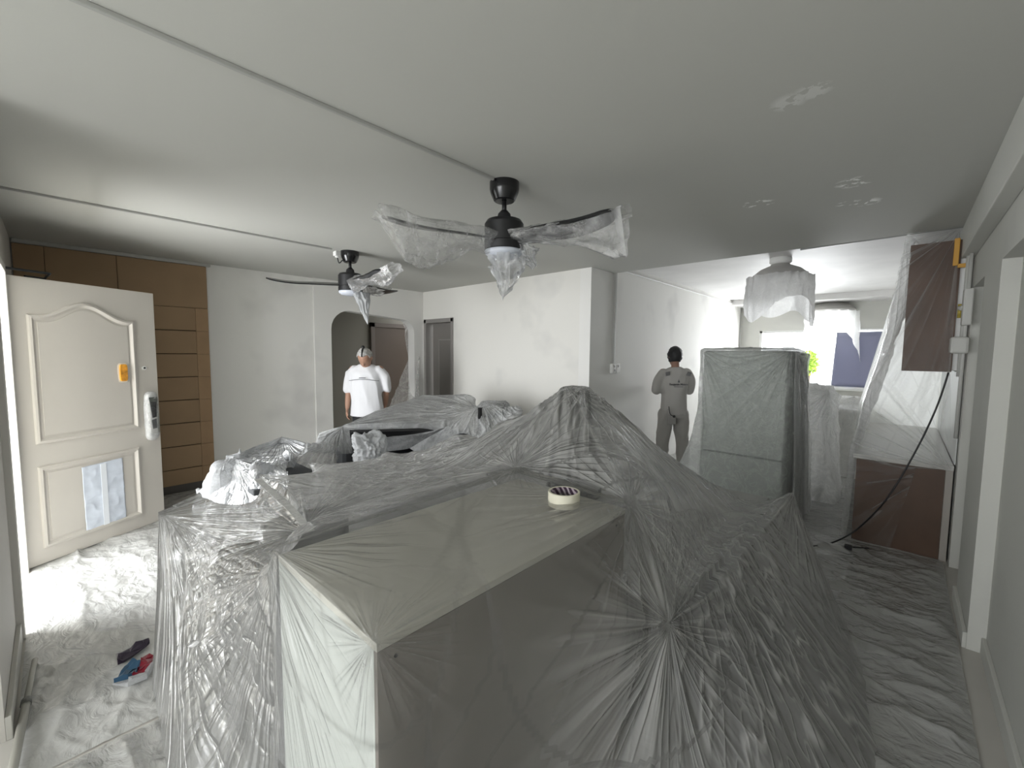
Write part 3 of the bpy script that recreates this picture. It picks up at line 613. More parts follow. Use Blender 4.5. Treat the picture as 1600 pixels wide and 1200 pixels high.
# ------------------------------------------------------------------ wrapped kitchen lamps
def wrapped_lamp(c, sc, label, wl, seed, ty):
    t = thing('ceiling_lamp', label, 'lamp', c)
    bm = NB(); lathe(bm, [(.09 * sc, -.07), (.11 * sc, -.055), (.11 * sc, -.006), (.105 * sc, 0)], 36); from_bm('ceiling_rose', bm, WHT, t, smooth=True).modifiers.new('e', 'EDGE_SPLIT')
    bm = NB(); lathe(bm, [(.295 * sc, -.255), (.30 * sc, -.24), (.27 * sc, -.19), (.20 * sc, -.13), (.10 * sc, -.085), (.09 * sc, -.07)], 40, cap=True); from_bm('lamp_shade', bm, mat('lamp_grey', (.42, .41, .39), .6), t, smooth=True)
    def fn(u, v):
        th = v * 2 * np.pi; f = ridge(vn(np.cos(th) * 4 + 6, np.sin(th) * 4, u * 1.4, seed)); r = sc * (.305 + .035 * f - .02 * u + .05 * u * vn(np.cos(th) + 3, np.sin(th), 0, seed + 2))
        tips = sum(A_ * np.clip(np.cos(th - t_), 0, 1) ** p_ for t_, A_, p_ in ty)
        hl = .24 + tips * 1.15 + .05 * vn(np.cos(th) * 2.3 + 3, np.sin(th) * 2.3, 1, seed + 1); r = r + .10 * sc * u * tips
        return r * np.cos(th), r * np.sin(th), -.22 * sc - u * hl * sc + .015 * f
    grid_fn = fn
    o = grid_sheet('film_skirt', fn, 60, 160, film('lamp_film%d' % seed, groups=False, base=.9, crease=.1, tint=(.97, .97, .97), streak=.05, gloss=.4, rough=.3, trans=.75), t, crease=lambda u, v: ridge(vn(np.cos(v * 2 * np.pi) * 4 + 6, np.sin(v * 2 * np.pi) * 4, u * 1.4, seed)) ** 3)
    return t
L1 = pt(1220, 403, z=ZK)
wrapped_lamp((L1[0], L1[1], ZK), 1.0, 'near wrapped kitchen lamp with grey shade and white film skirt', 0, 3, ((cam_left + .25, .22, 6), (cam_left + math.pi - .3, .26, 5), (cam_left + math.pi + 1.2, .15, 4)))
L2 = pt(1300, 465, z=ZK)
wrapped_lamp((L2[0], L2[1], ZK), 1.28, 'far wrapped kitchen lamp in front of the window', 0, 6, ((cam_left + .3, .15, 4), (cam_left + math.pi - .6, .40, 4), (cam_left + math.pi + .9, .25, 4)))

# ------------------------------------------------------------------ furniture under the sheets
# tall cabinet in front (cream top, pale end, side's shade put into its dark grey)
CX0, CX1, CY0, CY1, CZ = -1.21, -.70, .39, 1.36, 1.05
cb = thing('storage_cabinet', 'tall cabinet with beige top, pale end and side coloured dark for its shade, under clear film', 'cabinet', (-.95, .87, 0))
def inb(p, name, *a, **k): o = box(name, *a, **k); return keep(o, p)
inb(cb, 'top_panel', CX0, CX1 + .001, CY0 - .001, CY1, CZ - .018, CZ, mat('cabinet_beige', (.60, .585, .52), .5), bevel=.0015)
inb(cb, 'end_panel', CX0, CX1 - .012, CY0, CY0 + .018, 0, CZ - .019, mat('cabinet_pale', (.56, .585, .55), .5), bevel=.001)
sp_ = inb(cb, 'side_panel', CX1 - .012, CX1, CY0, CY1, 0, CZ - .019, mat('cabinet_side_shade', (.22, .195, .175), .5), bevel=.001)
inb(cb, 'back_panel', CX0, CX0 + .012, CY0 + .018, CY1, 0, CZ - .019, mat('cabinet_side_shade', (.22, .195, .175), .5), bevel=.001)
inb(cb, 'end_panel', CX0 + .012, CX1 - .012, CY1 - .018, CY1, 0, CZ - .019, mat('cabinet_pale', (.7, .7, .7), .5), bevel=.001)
for y in (.43, 1.30):
    bm = NB(); lathe(bm, [(.004, 0), (.004, .002), (.002, .003)], 12); bmesh.ops.transform(bm, matrix=Matrix.Translation((CX1, y, CZ - .045)) @ Matrix.Rotation(R_(90), 4, 'Y'), verts=bm.verts[:]); keep(from_bm('screw_cap', bm, BLACK), cb)

# dining table with an upturned stool on it
tb = thing('dining_table', 'long grey dining table hidden under the large sheet beside the tall cabinet', 'table', (-1.0, 2.2, 0))
inb(tb, 'table_top', -1.62, -.56, 1.45, 2.95, .69, .725, mat('table_grey', (.38, .38, .37), .5), bevel=.006)
for x in (-1.55, -.63):
    for y in (1.52, 2.88): inb(tb, 'leg', x - .03, x + .03, y - .03, y + .03, 0, .69, mat('table_grey', (.38, .38, .37), .5))
sl = thing('upturned_stool', 'dark stool turned upside down on the table, legs holding up the sheet peak', 'stool', (-1.46, 2.15, .725))
bm = NB(); lathe(bm, [(.15, .0), (.17, .01), (.17, .045), (.15, .05)], 28); from_bm('seat', bm, DARKF, sl, smooth=True)
for dx, dy in ((.06, .06), (-.06, .06), (.06, -.06), (-.06, -.06)):
    bm = NB(); tube(bm, [(dx * 1.8, dy * 1.8, .045), (dx * .9, dy * .9, .645)], .014, 8); from_bm('leg', bm, BLACK, sl, smooth=True)
bm = NB(); tube(bm, [(.11 * math.cos(t) * 1.0, .11 * math.sin(t), .30) for t in [R_(x) for x in range(0, 361, 20)]], .008, 6, cap=False); from_bm('foot_ring', bm, BLACK, sl, smooth=True)

# rounded dark armchair against the table side
ac = thing('tub_chair', 'dark rounded chair showing through the right side of the sheet', 'chair', (-.50, 2.0, 0))
def tubf(u, v):
    th = R_(-150) + u * R_(300)
    return -.62 + (.40 - .27 * v) * np.cos(th), 2.10 + (.72 - .05 * v) * np.sin(th), .16 + v * .53
o = grid_sheet('shell', tubf, 40, 12, DARKF); o.modifiers.new('t', 'SOLIDIFY').thickness = .03; keep(o, ac); ac.location.x = -.78
bm = NB(); lathe(bm, [(.24, .30), (.26, .32), (.26, .40), (.23, .43)], 28, c=(-.56, 2.02, 0)); keep(from_bm('seat', bm, DARKF, smooth=True), ac)
for dx, dy in ((.15, .25), (-.15, .25), (.15, -.25), (-.15, -.25)):
    bm = NB(); tube(bm, [(-.55 + dx, 2.02 + dy, 0), (-.55 + dx * .8, 2.02 + dy * .8, .32)], .015, 8); keep(from_bm('leg', bm, BLACK, smooth=True), ac)

# low sofa at left front and rear sofa
def sofa(label, x0, x1, y0, y1, zs, zb, back, m, arm=.16):
    s = thing('sofa', label, 'sofa', ((x0 + x1) / 2, (y0 + y1) / 2, 0))
    inb(s, 'base', x0 + .02, x1 - .02, y0 + .02, y1 - .02, .08, zs - .14, m, bevel=.03)
    if back == 'y+': bk = (x0, x1, y1 - .2, y1); sa = (x0 + arm, x1 - arm, y0, y1 - .2)
    elif back == 'y-': bk = (x0, x1, y0, y0 + .2); sa = (x0 + arm, x1 - arm, y0 + .2, y1)
    elif back == 'x-': bk = (x0, x0 + .2, y0, y1); sa = (x0 + .2, x1, y0 + arm, y1 - arm)
    inb(s, 'backrest', bk[0], bk[1], bk[2], bk[3], .1, zb, m, bevel=.05)
    if back[0] == 'y':
        xm = (sa[0] + sa[1]) / 2
        inb(s, 'seat_cushion', sa[0], xm - .004, sa[2], sa[3], zs - .14, zs, m, bevel=.04); inb(s, 'seat_cushion', xm + .004, sa[1], sa[2], sa[3], zs - .14, zs, m, bevel=.04)
        for a, b_ in ((x0, x0 + arm), (x1 - arm, x1)): inb(s, 'armrest', a, b_, bk[3] + .002 if back == 'y-' else y0, y1 if back == 'y-' else bk[2] - .002, .1, zs + .18, m, bevel=.05)
    else:
        ym = (sa[2] + sa[3]) / 2
        inb(s, 'seat_cushion', sa[0], sa[1], sa[2], ym - .004, zs - .14, zs, m, bevel=.04); inb(s, 'seat_cushion', sa[0], sa[1], ym + .004, sa[3], zs - .14, zs, m, bevel=.04)
        for a, b_ in ((y0, y0 + arm), (y1 - arm, y1)): inb(s, 'armrest', bk[1] + .002, x1, a, b_, .1, zs + .18, m, bevel=.05)
    for a in (x0 + .08, x1 - .08):
        for b_ in (y0 + .08, y1 - .08): inb(s, 'leg', a - .025, a + .025, b_ - .025, b_ + .025, 0, .08, BLACK)
    return s
sofa('grey sofa under the sheet at the left front, beside the tall cabinet', -2.38, -1.50, .48, 1.10, .56, .66, 'y-', MIDF)
sofa('dark sofa under the rear sheet in front of the white-haired worker', -4.30, -3.10, 1.95, 2.85, .45, .80, 'y+', DARKF)
# flat black panel (screen) leaning in front of the rear sofa
def quad_panel(name, pts, th, m):
    bm = NB(); a, b_, c, d_ = [Vector(p) for p in pts]; n = (b_ - a).cross(d_ - a).normalized(); extrude_poly(bm, [a, b_, c, d_], -n * th); return from_bm(name, bm, m, bevel=.004)
tv = thing('black_screen', 'flat black screen standing under the rear sheet', 'screen', (-3.6, 1.9, 0))
bk_ = Vector((-.676, .733, 0)) * .08
scr = [Vector(pz(548, 712, .53)) + bk_, Vector(pz(640, 706, .53)) + bk_, Vector(pz(696, 670, .84)) + bk_, Vector(pz(541, 674, .85)) + bk_]
p0, p1 = Vector((scr[0].x, scr[0].y, 0)), Vector((scr[1].x, scr[1].y, 0))
keep(quad_panel('screen_panel', scr, -.03, BLACK), tv)
pc = (p0 + p1) / 2
bm = NB(); tube(bm, [pc + Vector((-.02, .03, 0)), pc + Vector((-.02, .03, .40))], .03, 10); lathe(bm, [(.18, 0), (.18, .015), (.03, .03)], 24, c=(pc.x - .02, pc.y + .03, 0)); keep(from_bm('screen_stand', bm, BLACK, smooth=False), tv)
# dining chair by the middle wall whose back posts show through
dc = thing('dining_chair', 'dark dining chair whose two back posts poke up under the rear sheet', 'chair', (-3.1, 3.0, 0))
q0, q1 = Vector(pz(750, 640, 1.02)), Vector(pz(788, 636, 1.04))
q0.z = q1.z = 0; dirq = (q1 - q0).normalized(); nq = Vector((-dirq.y, dirq.x, 0))
for q in (q0, q1):
    bm = NB(); tube(bm, [q + nq * .05, q + nq * .02 + Vector((0, 0, .45)), q + Vector((0, 0, 1.04))], [.018, .02, .022], 10); keep(from_bm('back_post', bm, BLACK, smooth=True), dc)
    bm = NB(); tube(bm, [q - nq * .38, q - nq * .38 + Vector((0, 0, .44))], .018, 10); keep(from_bm('leg', bm, BLACK, smooth=True), dc)
for z in (.75, .95): bm = NB(); tube(bm, [q0 + Vector((0, 0, z)), q1 + Vector((0, 0, z))], .012, 8); keep(from_bm('back_rail', bm, BLACK, smooth=True), dc)
bm = NB(); extrude_poly(bm, [q0 + Vector((0, 0, .44)), q1 + Vector((0, 0, .44)), q1 - nq * .4 + Vector((0, 0, .44)), q0 - nq * .4 + Vector((0, 0, .44))], (0, 0, .03)); keep(from_bm('seat', bm, DARKF), dc)

# ---------------- big dust sheet over cabinet, sofa and table
e = .012
P = dict(
 P=(CX0 - .01, CY0 - .012, CZ + e), Q=(CX1 + .008, CY0 - .012, CZ + e), C=(CX1 + .008, CY1, CZ + e), D=(CX0 - .01, CY1, CZ + e),
 P0=(CX0 - .03, CY0 - .02, .03), Q0=(CX1 + .012, CY0 - .02, .03), Pm=(CX0 - .012, CY0 - .014, .6), Qm=(CX1 + .008, CY0 - .014, .6),
 R=pz(1040, 975, .745), S=pz(1238, 770, .76), T=pz(1062, 752, .76), U=pz(1150, 780, .74),
 R0=(-.33, .93, .03), H1=(-.02, 1.35, .03), H2=(0.0, 2.13, .03), H3=(-.07, 2.71, .03), H4=(-.21, 3.23, .03), H5=(-.40, 3.75, .03), H6=(-1.3, 3.5, .03),
 K1=pz(882, 605, 1.395), K2=pz(914, 604, 1.395), Rs=pz(1130, 880, .735), Rv=pz(1195, 810, .74),
 Rt=pz(1090, 830, .735),
 L=pz(246, 800, .85), M=pz(312, 768, .85), N=pz(400, 742, .87), N2=pz(480, 722, .86), N3=pz(600, 706, .90), N4=pz(720, 682, 1.02), N5=pz(800, 650, 1.17),
 O=pz(480, 826, .84), V1=pz(560, 790, .84), V2=pz(700, 745, .88), V3=pz(640, 735, .84),
 F1=pz(330, 905, .82), L0=(-2.46, .24, .03), L1=(-2.95, .40, .03), M0=(-3.0, .9, .03), N0=(-3.3, 1.5, .03), G0=(-1.75, .20, .03), G1=(-1.75, .28, .60),
 N20=(-3.1, 2.0, .2), N40=(-2.3, 2.9, .03), K0=(-1.75, 3.2, .03))
faces = ['P Q C D', 'P Pm Qm Q', 'Pm P0 Q0 Qm', 'Q R C', 'Q Q0 R0 R', 'R R0 H1', 'R H1 H2 Rs', 'Rs H2 Rv', 'Rv H2 H3', 'Rv H3 S', 'S H3 H4', 'S H4 H5',
 'R Rs Rt', 'Rs Rv Rt', 'C R Rt', 'Rv S U', 'Rt Rv U', 'U S H5 H6', 'T U H6', 'C Rt U', 'C U K2', 'K2 U T', 'C K2 K1', 'D C K1', 'K2 T H6', 'K2 H6 K0', 'K1 K2 K0',
 'K1 K0 N5', 'N5 K0 N4', 'N4 K0 N40', 'D K1 V2', 'K1 N5 V2', 'V2 N5 N4', 'V2 N4 V3', 'V3 N4 N3', 'V3 N3 N2', 'V1 V2 V3', 'D V2 V1', 'P D V1', 'P V1 O', 'O V1 V3', 'O V3 N2 N',
 'M N O', 'L M O', 'L O F1', 'F1 O P', 'F1 P G1', 'G1 P Pm', 'G1 Pm P0 G0', 'L F1 L0', 'F1 G1 L0', 'L0 G1 G0', 'L L0 L1', 'M L L1', 'M L1 M0', 'N M M0', 'N M0 N0', 'N2 N N0', 'N2 N0 N20', 'N3 N2 N20', 'N4 N3 N20 N40']
up, fx, fy = (0, 0, 1), (1, 0, 0), (0, 1, 0)
A = [(P['K1'], up, 5.5, .045, 1.0, 1), (P['K2'], up, 6, .04, 1.0, 2), (P['R'], (1, -1, .3), 4, .016, .42, 3), (P['C'], up, 4, .012, .4, 4), (P['Q'], up, 4, .006, .16, 5),
     (P['P'], up, 5, .012, .3, 6), (P['L'], (1, 1, .6), 4, .03, .5, 7), (P['O'], up, 6, .028, .6, 8), (P['D'], up, 6, .012, .4, 9), (P['S'], (1, 0, 0), 5, .02, .5, 10), (P['T'], up, 4, .02, .5, 12), (P['N'], up, 5, .02, .5, 13),
     ((-2.4, .9, 1.2), up, 7, .02, .55, 14, pz(700, 720, .88)), (P['L'], up, 6, .02, .6, 15, (-2.2, .35, .5)), (P['P'], up, 7, .02, .5, 16, (-1.6, .3, .6)), ((-.45, 1.8, 1.6), up, 6, .02, .7, 17, (-.25, 1.8, .4))]
big = sheet('dust_sheet', P, faces, ['P Q C D P', 'P Pm P0', 'Q Qm Q0', 'K1 K2', 'Q R', 'C R', 'R Rs Rv S', 'L M', 'L L0'], 6, FILM, A,
 iso=[((0, 0, 0), 4, 4, .003, 21, .0), ((0, 0, 1), 6, .8, .005, 23, .0)], thin=[((-.95, .83, .75), (.36, .54, .8))], loose=('V1', 'V2', 'V3', 'Rt'), iters=1, sag=.0, zmin=.02)
tag(big, 'huge milky plastic dust sheet draped over the cabinet, sofa and table in the foreground', 'dust sheet')
# seam tape on the sheet
def strip(name, label, pts, w, m, nrm=(0, 0, 1), cat='tape'):
    bm = NB(); pts = [Vector(p) for p in pts]; nrm = Vector(nrm); A_ = []
    for i, p in enumerate(pts):
        t = (pts[min(i + 1, len(pts) - 1)] - pts[max(0, i - 1)]).normalized(); s = t.cross(nrm).normalized() * w
        A_.append((bm.verts.new(p - s), bm.verts.new(p + s)))
    for a, b_ in zip(A_, A_[1:]): bm.faces.new((a[0], a[1], b_[1], b_[0]))
    o = from_bm(name, bm, m); o.modifiers.new('t', 'SOLIDIFY').thickness = .0015; return tag(o, label, cat)
strip('seam_tape', 'strip of clear tape joining the film edges at the left of the big sheet', [pz(402, 748, .905), pz(425, 768, .89), pz(455, 795, .885), pz(486, 830, .88)], .016, film('seam', .55, 0, streak=.1))

# masking tape roll on the cabinet top
tr_c = pt(881, 789, z=CZ + .02)
rl = thing('masking_tape_roll', 'cream roll of masking tape lying on the film-covered cabinet top', 'tape roll', (tr_c[0], tr_c[1], CZ + .022)); rl.scale = (.92, .92, 1)
bm = NB(); n = 48
prof = [(.060, 0), (.060, .047), (.0585, .048), (.052, .048), (.0515, .0475), (.0515, .0005), (.052, 0)]
rings = [[bm.verts.new((r * math.cos(2 * math.pi * i / n), r * math.sin(2 * math.pi * i / n), z)) for i in range(n)] for r, z in prof]
for a, b_ in zip(rings, rings[1:] + rings[:1]):
    for i in range(n): bm.faces.new((a[i], a[(i + 1) % n], b_[(i + 1) % n], b_[i]))
from_bm('tape_layers', bm, mat('masking_tape_cream', (.74, .71, .58), .6), rl, smooth=True).modifiers.new('e', 'EDGE_SPLIT')
bm = NB(); rings = [[bm.verts.new((r * math.cos(2 * math.pi * i / n), r * math.sin(2 * math.pi * i / n), z)) for i in range(n)] for r, z in ((.0515, .001), (.0515, .047), (.0485, .047), (.0485, .001))]
for a, b_ in zip(rings, rings[1:] + rings[:1]):
    for i in range(n): bm.faces.new((a[i], a[(i + 1) % n], b_[(i + 1) % n], b_[i]))
CORE = bpy.data.materials.new('tape_core_print'); CORE.use_nodes = True; nt = CORE.node_tree; b = nt.nodes['Principled BSDF']
tc = nt.nodes.new('ShaderNodeTexCoord'); wv = nt.nodes.new('ShaderNodeTexWave'); wv.inputs['Scale'].default_value = 22; wv.inputs['Distortion'].default_value = 3; wv.bands_direction = 'DIAGONAL'; nt.links.new(tc.outputs['Object'], wv.inputs['Vector'])
cr = nt.nodes.new('ShaderNodeValToRGB'); cr.color_ramp.interpolation = 'CONSTANT'; cr.color_ramp.elements[0].color = (.035, .01, .035, 1); cr.color_ramp.elements[1].position = .62; cr.color_ramp.elements[1].color = (.50, .42, .48, 1)
nt.links.new(wv.outputs['Fac'], cr.inputs['Fac']); nt.links.new(cr.outputs['Color'], b.inputs['Base Color'])
from_bm('tape_core', bm, CORE, rl, smooth=True)

# ---------------- rear sheet over dark sofa, screen and chair
Q = dict(A=pz(535, 666, .875), B=pz(600, 640, .97), C=pz(660, 618, 1.06), D=pz(740, 621, 1.07), E1=pz(752, 628, 1.07), E2=pz(790, 626, 1.08), F=pz(812, 636, 1.05),
 G=pz(545, 708, .55), G2=pz(640, 700, .62), I=pz(700, 665, .86), J=pz(500, 676, .82), K=pz(480, 690, .78), K2=pz(445, 700, .72),
 a0=(-4.5, 2.0, .03), b0=(-4.45, 2.5, .03), c0=(-4.5, 3.3, .03), d0=(-3.5, 3.75, .03), f0=(-2.6, 3.7, .03), g0=(-2.8, 2.6, .30), j0=(-4.6, 1.6, .03))
rear = sheet('dust_sheet', Q, ['A G G2 I', 'A I B', 'B I C', 'C I D', 'D I E1', 'E1 I g0 F', 'E1 F E2', 'I G2 g0', 'J G A', 'K G J', 'K2 G K', 'A B b0', 'B C c0 b0', 'C D d0 c0', 'D E1 d0', 'E1 E2 d0', 'E2 F f0 d0', 'F g0 f0', 'J A a0', 'A b0 a0', 'K J j0', 'J a0 j0', 'K2 K j0'],
 ['E1 E2', 'A J', 'A B C D', 'A I', 'A G G2 I'], 6, film('rear_sheet_film', .38, .5, streak=.12, gloss=.5, tint=(.86, .87, .87)), [(Q['E1'], up, 5, .035, .8, 31), (Q['E2'], up, 6, .03, .6, 32), (Q['A'], (0, -1, .5), 5, .03, .6, 33)],
 iso=[((0, 0, 0), 4, 4, .006, 34, .0), ((1, .6, .3), 6, 1, .008, 35, .0)], iters=1, loose=(), zmin=.02)
tag(rear, 'second dust sheet behind, peaked over the dark sofa and chair near the middle wall', 'dust sheet')

def crumple(name, label, c, r, seed, m, squash=(1, 1, 1), cat='plastic', rough=.35, sub=5):
    bm = NB(); bmesh.ops.create_icosphere(bm, subdivisions=sub, radius=1); me = bpy.data.meshes.new(name); bm.to_mesh(me); bm.free()
    n = len(me.vertices); X = np.zeros(n * 3); me.vertices.foreach_get('co', X); X = X.reshape(-1, 3)
    f = ridge(vn(X[:, 0] * 3 + 9, X[:, 1] * 3 + 9, X[:, 2] * 3 + 9, seed)); g = ridge(vn(X[:, 0] * 7 + 9, X[:, 1] * 7 + 9, X[:, 2] * 7 + 9, seed + 2))
    h = vn(X[:, 0] * 1.4 + 9, X[:, 1] * 1.4 + 9, X[:, 2] * 1.4 + 9, seed + 4)
    Y = X * (1 - rough + rough * (f * .7 + g * .3) + .5 * (h - .5))[:, None] * r * np.array(squash)
    Y[:, 2] = np.maximum(Y[:, 2], -r * squash[2] * .55)
    me.vertices.foreach_set('co', Y.ravel()); at = me.attributes.new('crease', 'FLOAT', 'POINT'); at.data.foreach_set('value', np.clip(f ** 3 + g ** 4, 0, 1).astype(np.float32))
    o = link(name, me, m, smooth=True); o.location = c; return tag(o, label, cat)
# white crumpled sheet at far left over a low seat
Cc = dict(a=pz(352, 712, .80), b=pz(375, 705, .83), c=pz(440, 680, .90), d=pz(478, 690, .86), e=pz(455, 712, .80), f=pz(445, 735, .72), g=pz(400, 742, .76), h=pz(345, 745, .60), i=pz(315, 765, .40),
 a0=(-4.4, .75, .03), b0=(-4.7, 1.1, .03), c0=(-4.8, 1.6, .03), i0=(-4.0, .5, .03), h0=(-3.3, .95, .03))
wsh = sheet('white_film_sheet', Cc, ['a b e g', 'b c d e', 'e d f', 'e f g', 'h a g', 'h g f', 'i a h', 'a i i0 a0', 'a a0 b0 b', 'b b0 c0 c', 'c c0 d', 'h f h0', 'i h h0 i0'], ['a b c d'], 6, FILM_W,
 [(Cc['c'], up, 5, .05, .5, 41), (Cc['a'], up, 6, .05, .5, 42), (Cc['g'], up, 5, .04, .4, 43)], iso=[((0, 0, 0), 5, 5, .025, 44, .1), ((0, 0, 0), 13, 13, .010, 45, .2), ((0, 0, 1), 9, 1.5, .015, 46, .1)], iters=1, zmin=.02)
tag(wsh, 'bright white crumpled film heaped over a low seat by the left wall', 'dust sheet')
st_ = thing('storage_box', 'dark low box beneath the heaped white film by the left wall', 'box', (-3.9, 1.25, 0))
inb(st_, 'carton_body', -4.25, -3.55, 1.0, 1.5, 0, .50, DARKF, bevel=.01)
inb(st_, 'carton_lid', -4.27, -3.53, .98, 1.52, .502, .55, DARKF, bevel=.01)
c = pt(576, 702, z=.80)
crumple('plastic_bag', 'small crumpled white plastic bag in front of the black screen', (c[0], c[1], .80), .17, 51, FILM_W, (1, .8, 1.0), 'bag')

# ---------------- crinkled floor film
def floor_sheet(name, label, x0, x1, y0, y1, nu, nv, seed, amp, m=FLOORF):
    def fn(u, v):
        x = x0 + u * (x1 - x0); y = y0 + v * (y1 - y0)
        wx = vn(x * 1.5 + 20, y * 1.5 + 20, 0, seed) * 1.6; wy = vn(x * 1.5 + 20, y * 1.5 + 20, 0, seed + 1) * 1.6
        a = ridge(vn(x * 2.2 + 50 + wx, y * 5 + 50 + wy, 0, seed + 2), 3); b_ = ridge(vn(x * 6 + 50 + wy * 2, y * 11 + 50 + wx * 2, 0, seed + 3), 2.5); c_ = ridge(vn(x * 16 + 50, y * 24 + 50 + wx * 3, 0, seed + 4), 2)
        e_ = np.clip(np.minimum(np.minimum(u, 1 - u), np.minimum(v, 1 - v)) * 30, 0, 1)
        return x, y, .003 + amp * (a * 1.0 + b_ * .55 + c_ * .22) * (.3 + .7 * e_)
    return tag(grid_sheet(name, fn, nu, nv, m), label, 'floor sheet')
floor_sheet('floor_sheet', 'crinkled plastic sheet covering the living-room floor by the entry door', -5.86, -2.3, -.17, 4.15, 300, 360, 61, .016)
floor_sheet('floor_sheet', 'glossy crinkled plastic sheet along the right-hand walkway floor', -2.28, XR - .03, -.6, 4.60, 260, 460, 71, .028, film('floor_film_glossy', groups=False, base=.62, crease=.25, tint=(.62, .62, .60), streak=.04, gloss=2.0, rough=.2, trans=.1, bump=.9, bs=9, sscale=(1, 1.5, 1)))
floor_sheet('floor_sheet', 'crinkled plastic sheet on the kitchen floor beyond the cabinet', XW + .03, XR - .05, 4.61, 10.1, 200, 380, 81, .018)
bm = NB(); 
for i, (px, py) in enumerate(((181, 1042), (212, 1024), (232, 1004))): pass
def bagpiece(label, pts, z, m, seed, th=.012):
    V_ = [pt(px, py, z=z) for px, py in pts]; bm = NB(); extrude_poly(bm, [tuple(v) for v in V_], (0, 0, th)); bmesh.ops.triangulate(bm, faces=bm.faces[:])
    bmesh.ops.subdivide_edges(bm, edges=bm.edges[:], cuts=2)
    for v in bm.verts: v.co.z += .03 * (float(ridge(vn(v.co.x * 22 + 90, v.co.y * 22 + 90, 0, seed))) - .3) * (1 if v.co.z > z + .001 else .2)
    return from_bm('x', bm, m)
pb_ = thing('snack_bag', 'crumpled red and blue plastic bag on the floor film below the door', 'bag', pz(210, 1040, .02))
for nm, pts, m_, sd in (('blue_part', [(178, 1068), (195, 1045), (208, 1037), (220, 1040), (214, 1055), (200, 1062)], mat('bag_blue', (.03, .08, .14), .3), 1),
                    ('red_part', [(214, 1055), (220, 1040), (222, 1029), (240, 1027), (238, 1040), (225, 1052), (207, 1060)], mat('bag_red', (.22, .01, .025), .3), 2),
                    ('dark_handle', [(181, 1024), (186, 1021), (192, 1026), (222, 1004), (232, 1001), (234, 1006), (226, 1012), (192, 1036), (184, 1040)], mat('bag_dark', (.03, .02, .04), .35), 3),
                    ('white_part', [(176, 1070), (202, 1064), (226, 1055), (241, 1040), (243, 1030), (246, 1034), (230, 1062), (200, 1074)], FILM_W, 4)):
    o = bagpiece('', pts, .025, m_, sd); o.name = nm; o.data.name = nm; keep(o, pb_)
# pole lying under the film at bottom left
a_, b_ = pt(55, 1035, z=.02), pt(22, 1200, z=.02); b_ = a_ + (b_ - a_) * 1.6
bm = NB(); dirp = Vector(b_ - a_).normalized(); tube(bm, [a_, a_ + (b_ - a_) * .3], .013, 10); 
pole = thing('paint_pole', 'thin grey extension pole lying on the floor film at the left', 'pole', tuple(a_)); a_[2] = b_[2] = .035
bm.free(); bm = NB(); tube(bm, [a_, a_ + (b_ - a_) * .3], .011, 12); keep(from_bm('inner_tube', bm, mat('pole_grey', (.36, .35, .31), .4), smooth=True), pole)
bm = NB(); tube(bm, [a_ + (b_ - a_) * .3, b_], .015, 12); keep(from_bm('outer_tube', bm, mat('pole_grey', (.36, .35, .31), .4), smooth=True), pole)
bm = NB(); tube(bm, [a_ + (b_ - a_) * .285, a_ + (b_ - a_) * .315], .018, 12); keep(from_bm('collar', bm, mat('pole_dark', (.12, .12, .11), .4), smooth=True), pole)

# ---------------- fridge in film
fr = thing('fridge', 'tall grey fridge wrapped in film standing in the passage', 'fridge', (-1.12, 4.85, 0))
FX0, FX1, FY0, FY1, FZ = -1.49, -.76, 4.47, 5.12, 1.635
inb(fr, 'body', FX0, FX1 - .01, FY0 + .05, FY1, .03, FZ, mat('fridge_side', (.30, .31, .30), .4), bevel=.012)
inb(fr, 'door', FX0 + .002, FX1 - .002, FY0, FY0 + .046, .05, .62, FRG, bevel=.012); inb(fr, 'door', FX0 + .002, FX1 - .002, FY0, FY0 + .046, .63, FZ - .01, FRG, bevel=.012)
for x in (FX0 + .06, FX1 - .06): inb(fr, 'foot', x - .03, x + .03, FY0 + .1, FY0 + .16, 0, .03, BLACK)
g = .022
F_ = dict(a=(FX0 - g, FY0 - g, FZ + .006), b=(FX1 + g, FY0 - g, FZ + .004), c=(FX1 + g, FY1 + g, FZ + .004), d=(FX0 - g, FY1 + g, FZ + .006),
 a1=(FX0 - .04, FY0 - .05, .9), b1=(FX1 + .03, FY0 - .04, .9), c1=(FX1 + .05, FY1 + .03, .9), d1=(FX0 - .10, FY1 + .1, .9),
 a0=(FX0 - .42, FY0 - .12, .03), e0=(FX0 + .02, FY0 - .10, .03), b0=(FX1 + .04, FY0 - .06, .03), c0=(FX1 + .08, FY1 + .1, .03), d0=(FX0 - .36, FY1 + .3, .03), e1=(FX0 + .04, FY0 - .03, .9))
fs = sheet('fridge_cover', F_, ['a b c d', 'a e1 b1 b', 'a a1 e1', 'e1 e0 b0 b1', 'a1 a0 e0 e1', 'b b1 c1 c', 'b1 b0 c0 c1', 'd c c1 d1', 'd1 c1 c0 d0', 'a d d1 a1', 'a1 d1 d0 a0'], ['a b c d a', 'b b1 b0', 'c c1 c0', 'a e1 e0'], 5, film('fridge_film', .36, .4, trans=.6, streak=.12, gloss=.5, tint=(.80, .82, .79)),
 [(F_['a'], (0, 1, 0), 4, .02, .6, 91), (F_['b'], (0, 1, 0), 5, .02, .7, 92), (F_['c'], (1, 0, 0), 5, .02, .9, 94)], iso=[((0, 0, 1), 8, .7, .008, 95, .05), ((0, 0, 0), 4, 4, .004, 96, .0)], iters=1, zmin=.02)
tag(fs, 'milky film cover hanging over the fridge in the passage', 'dust sheet')
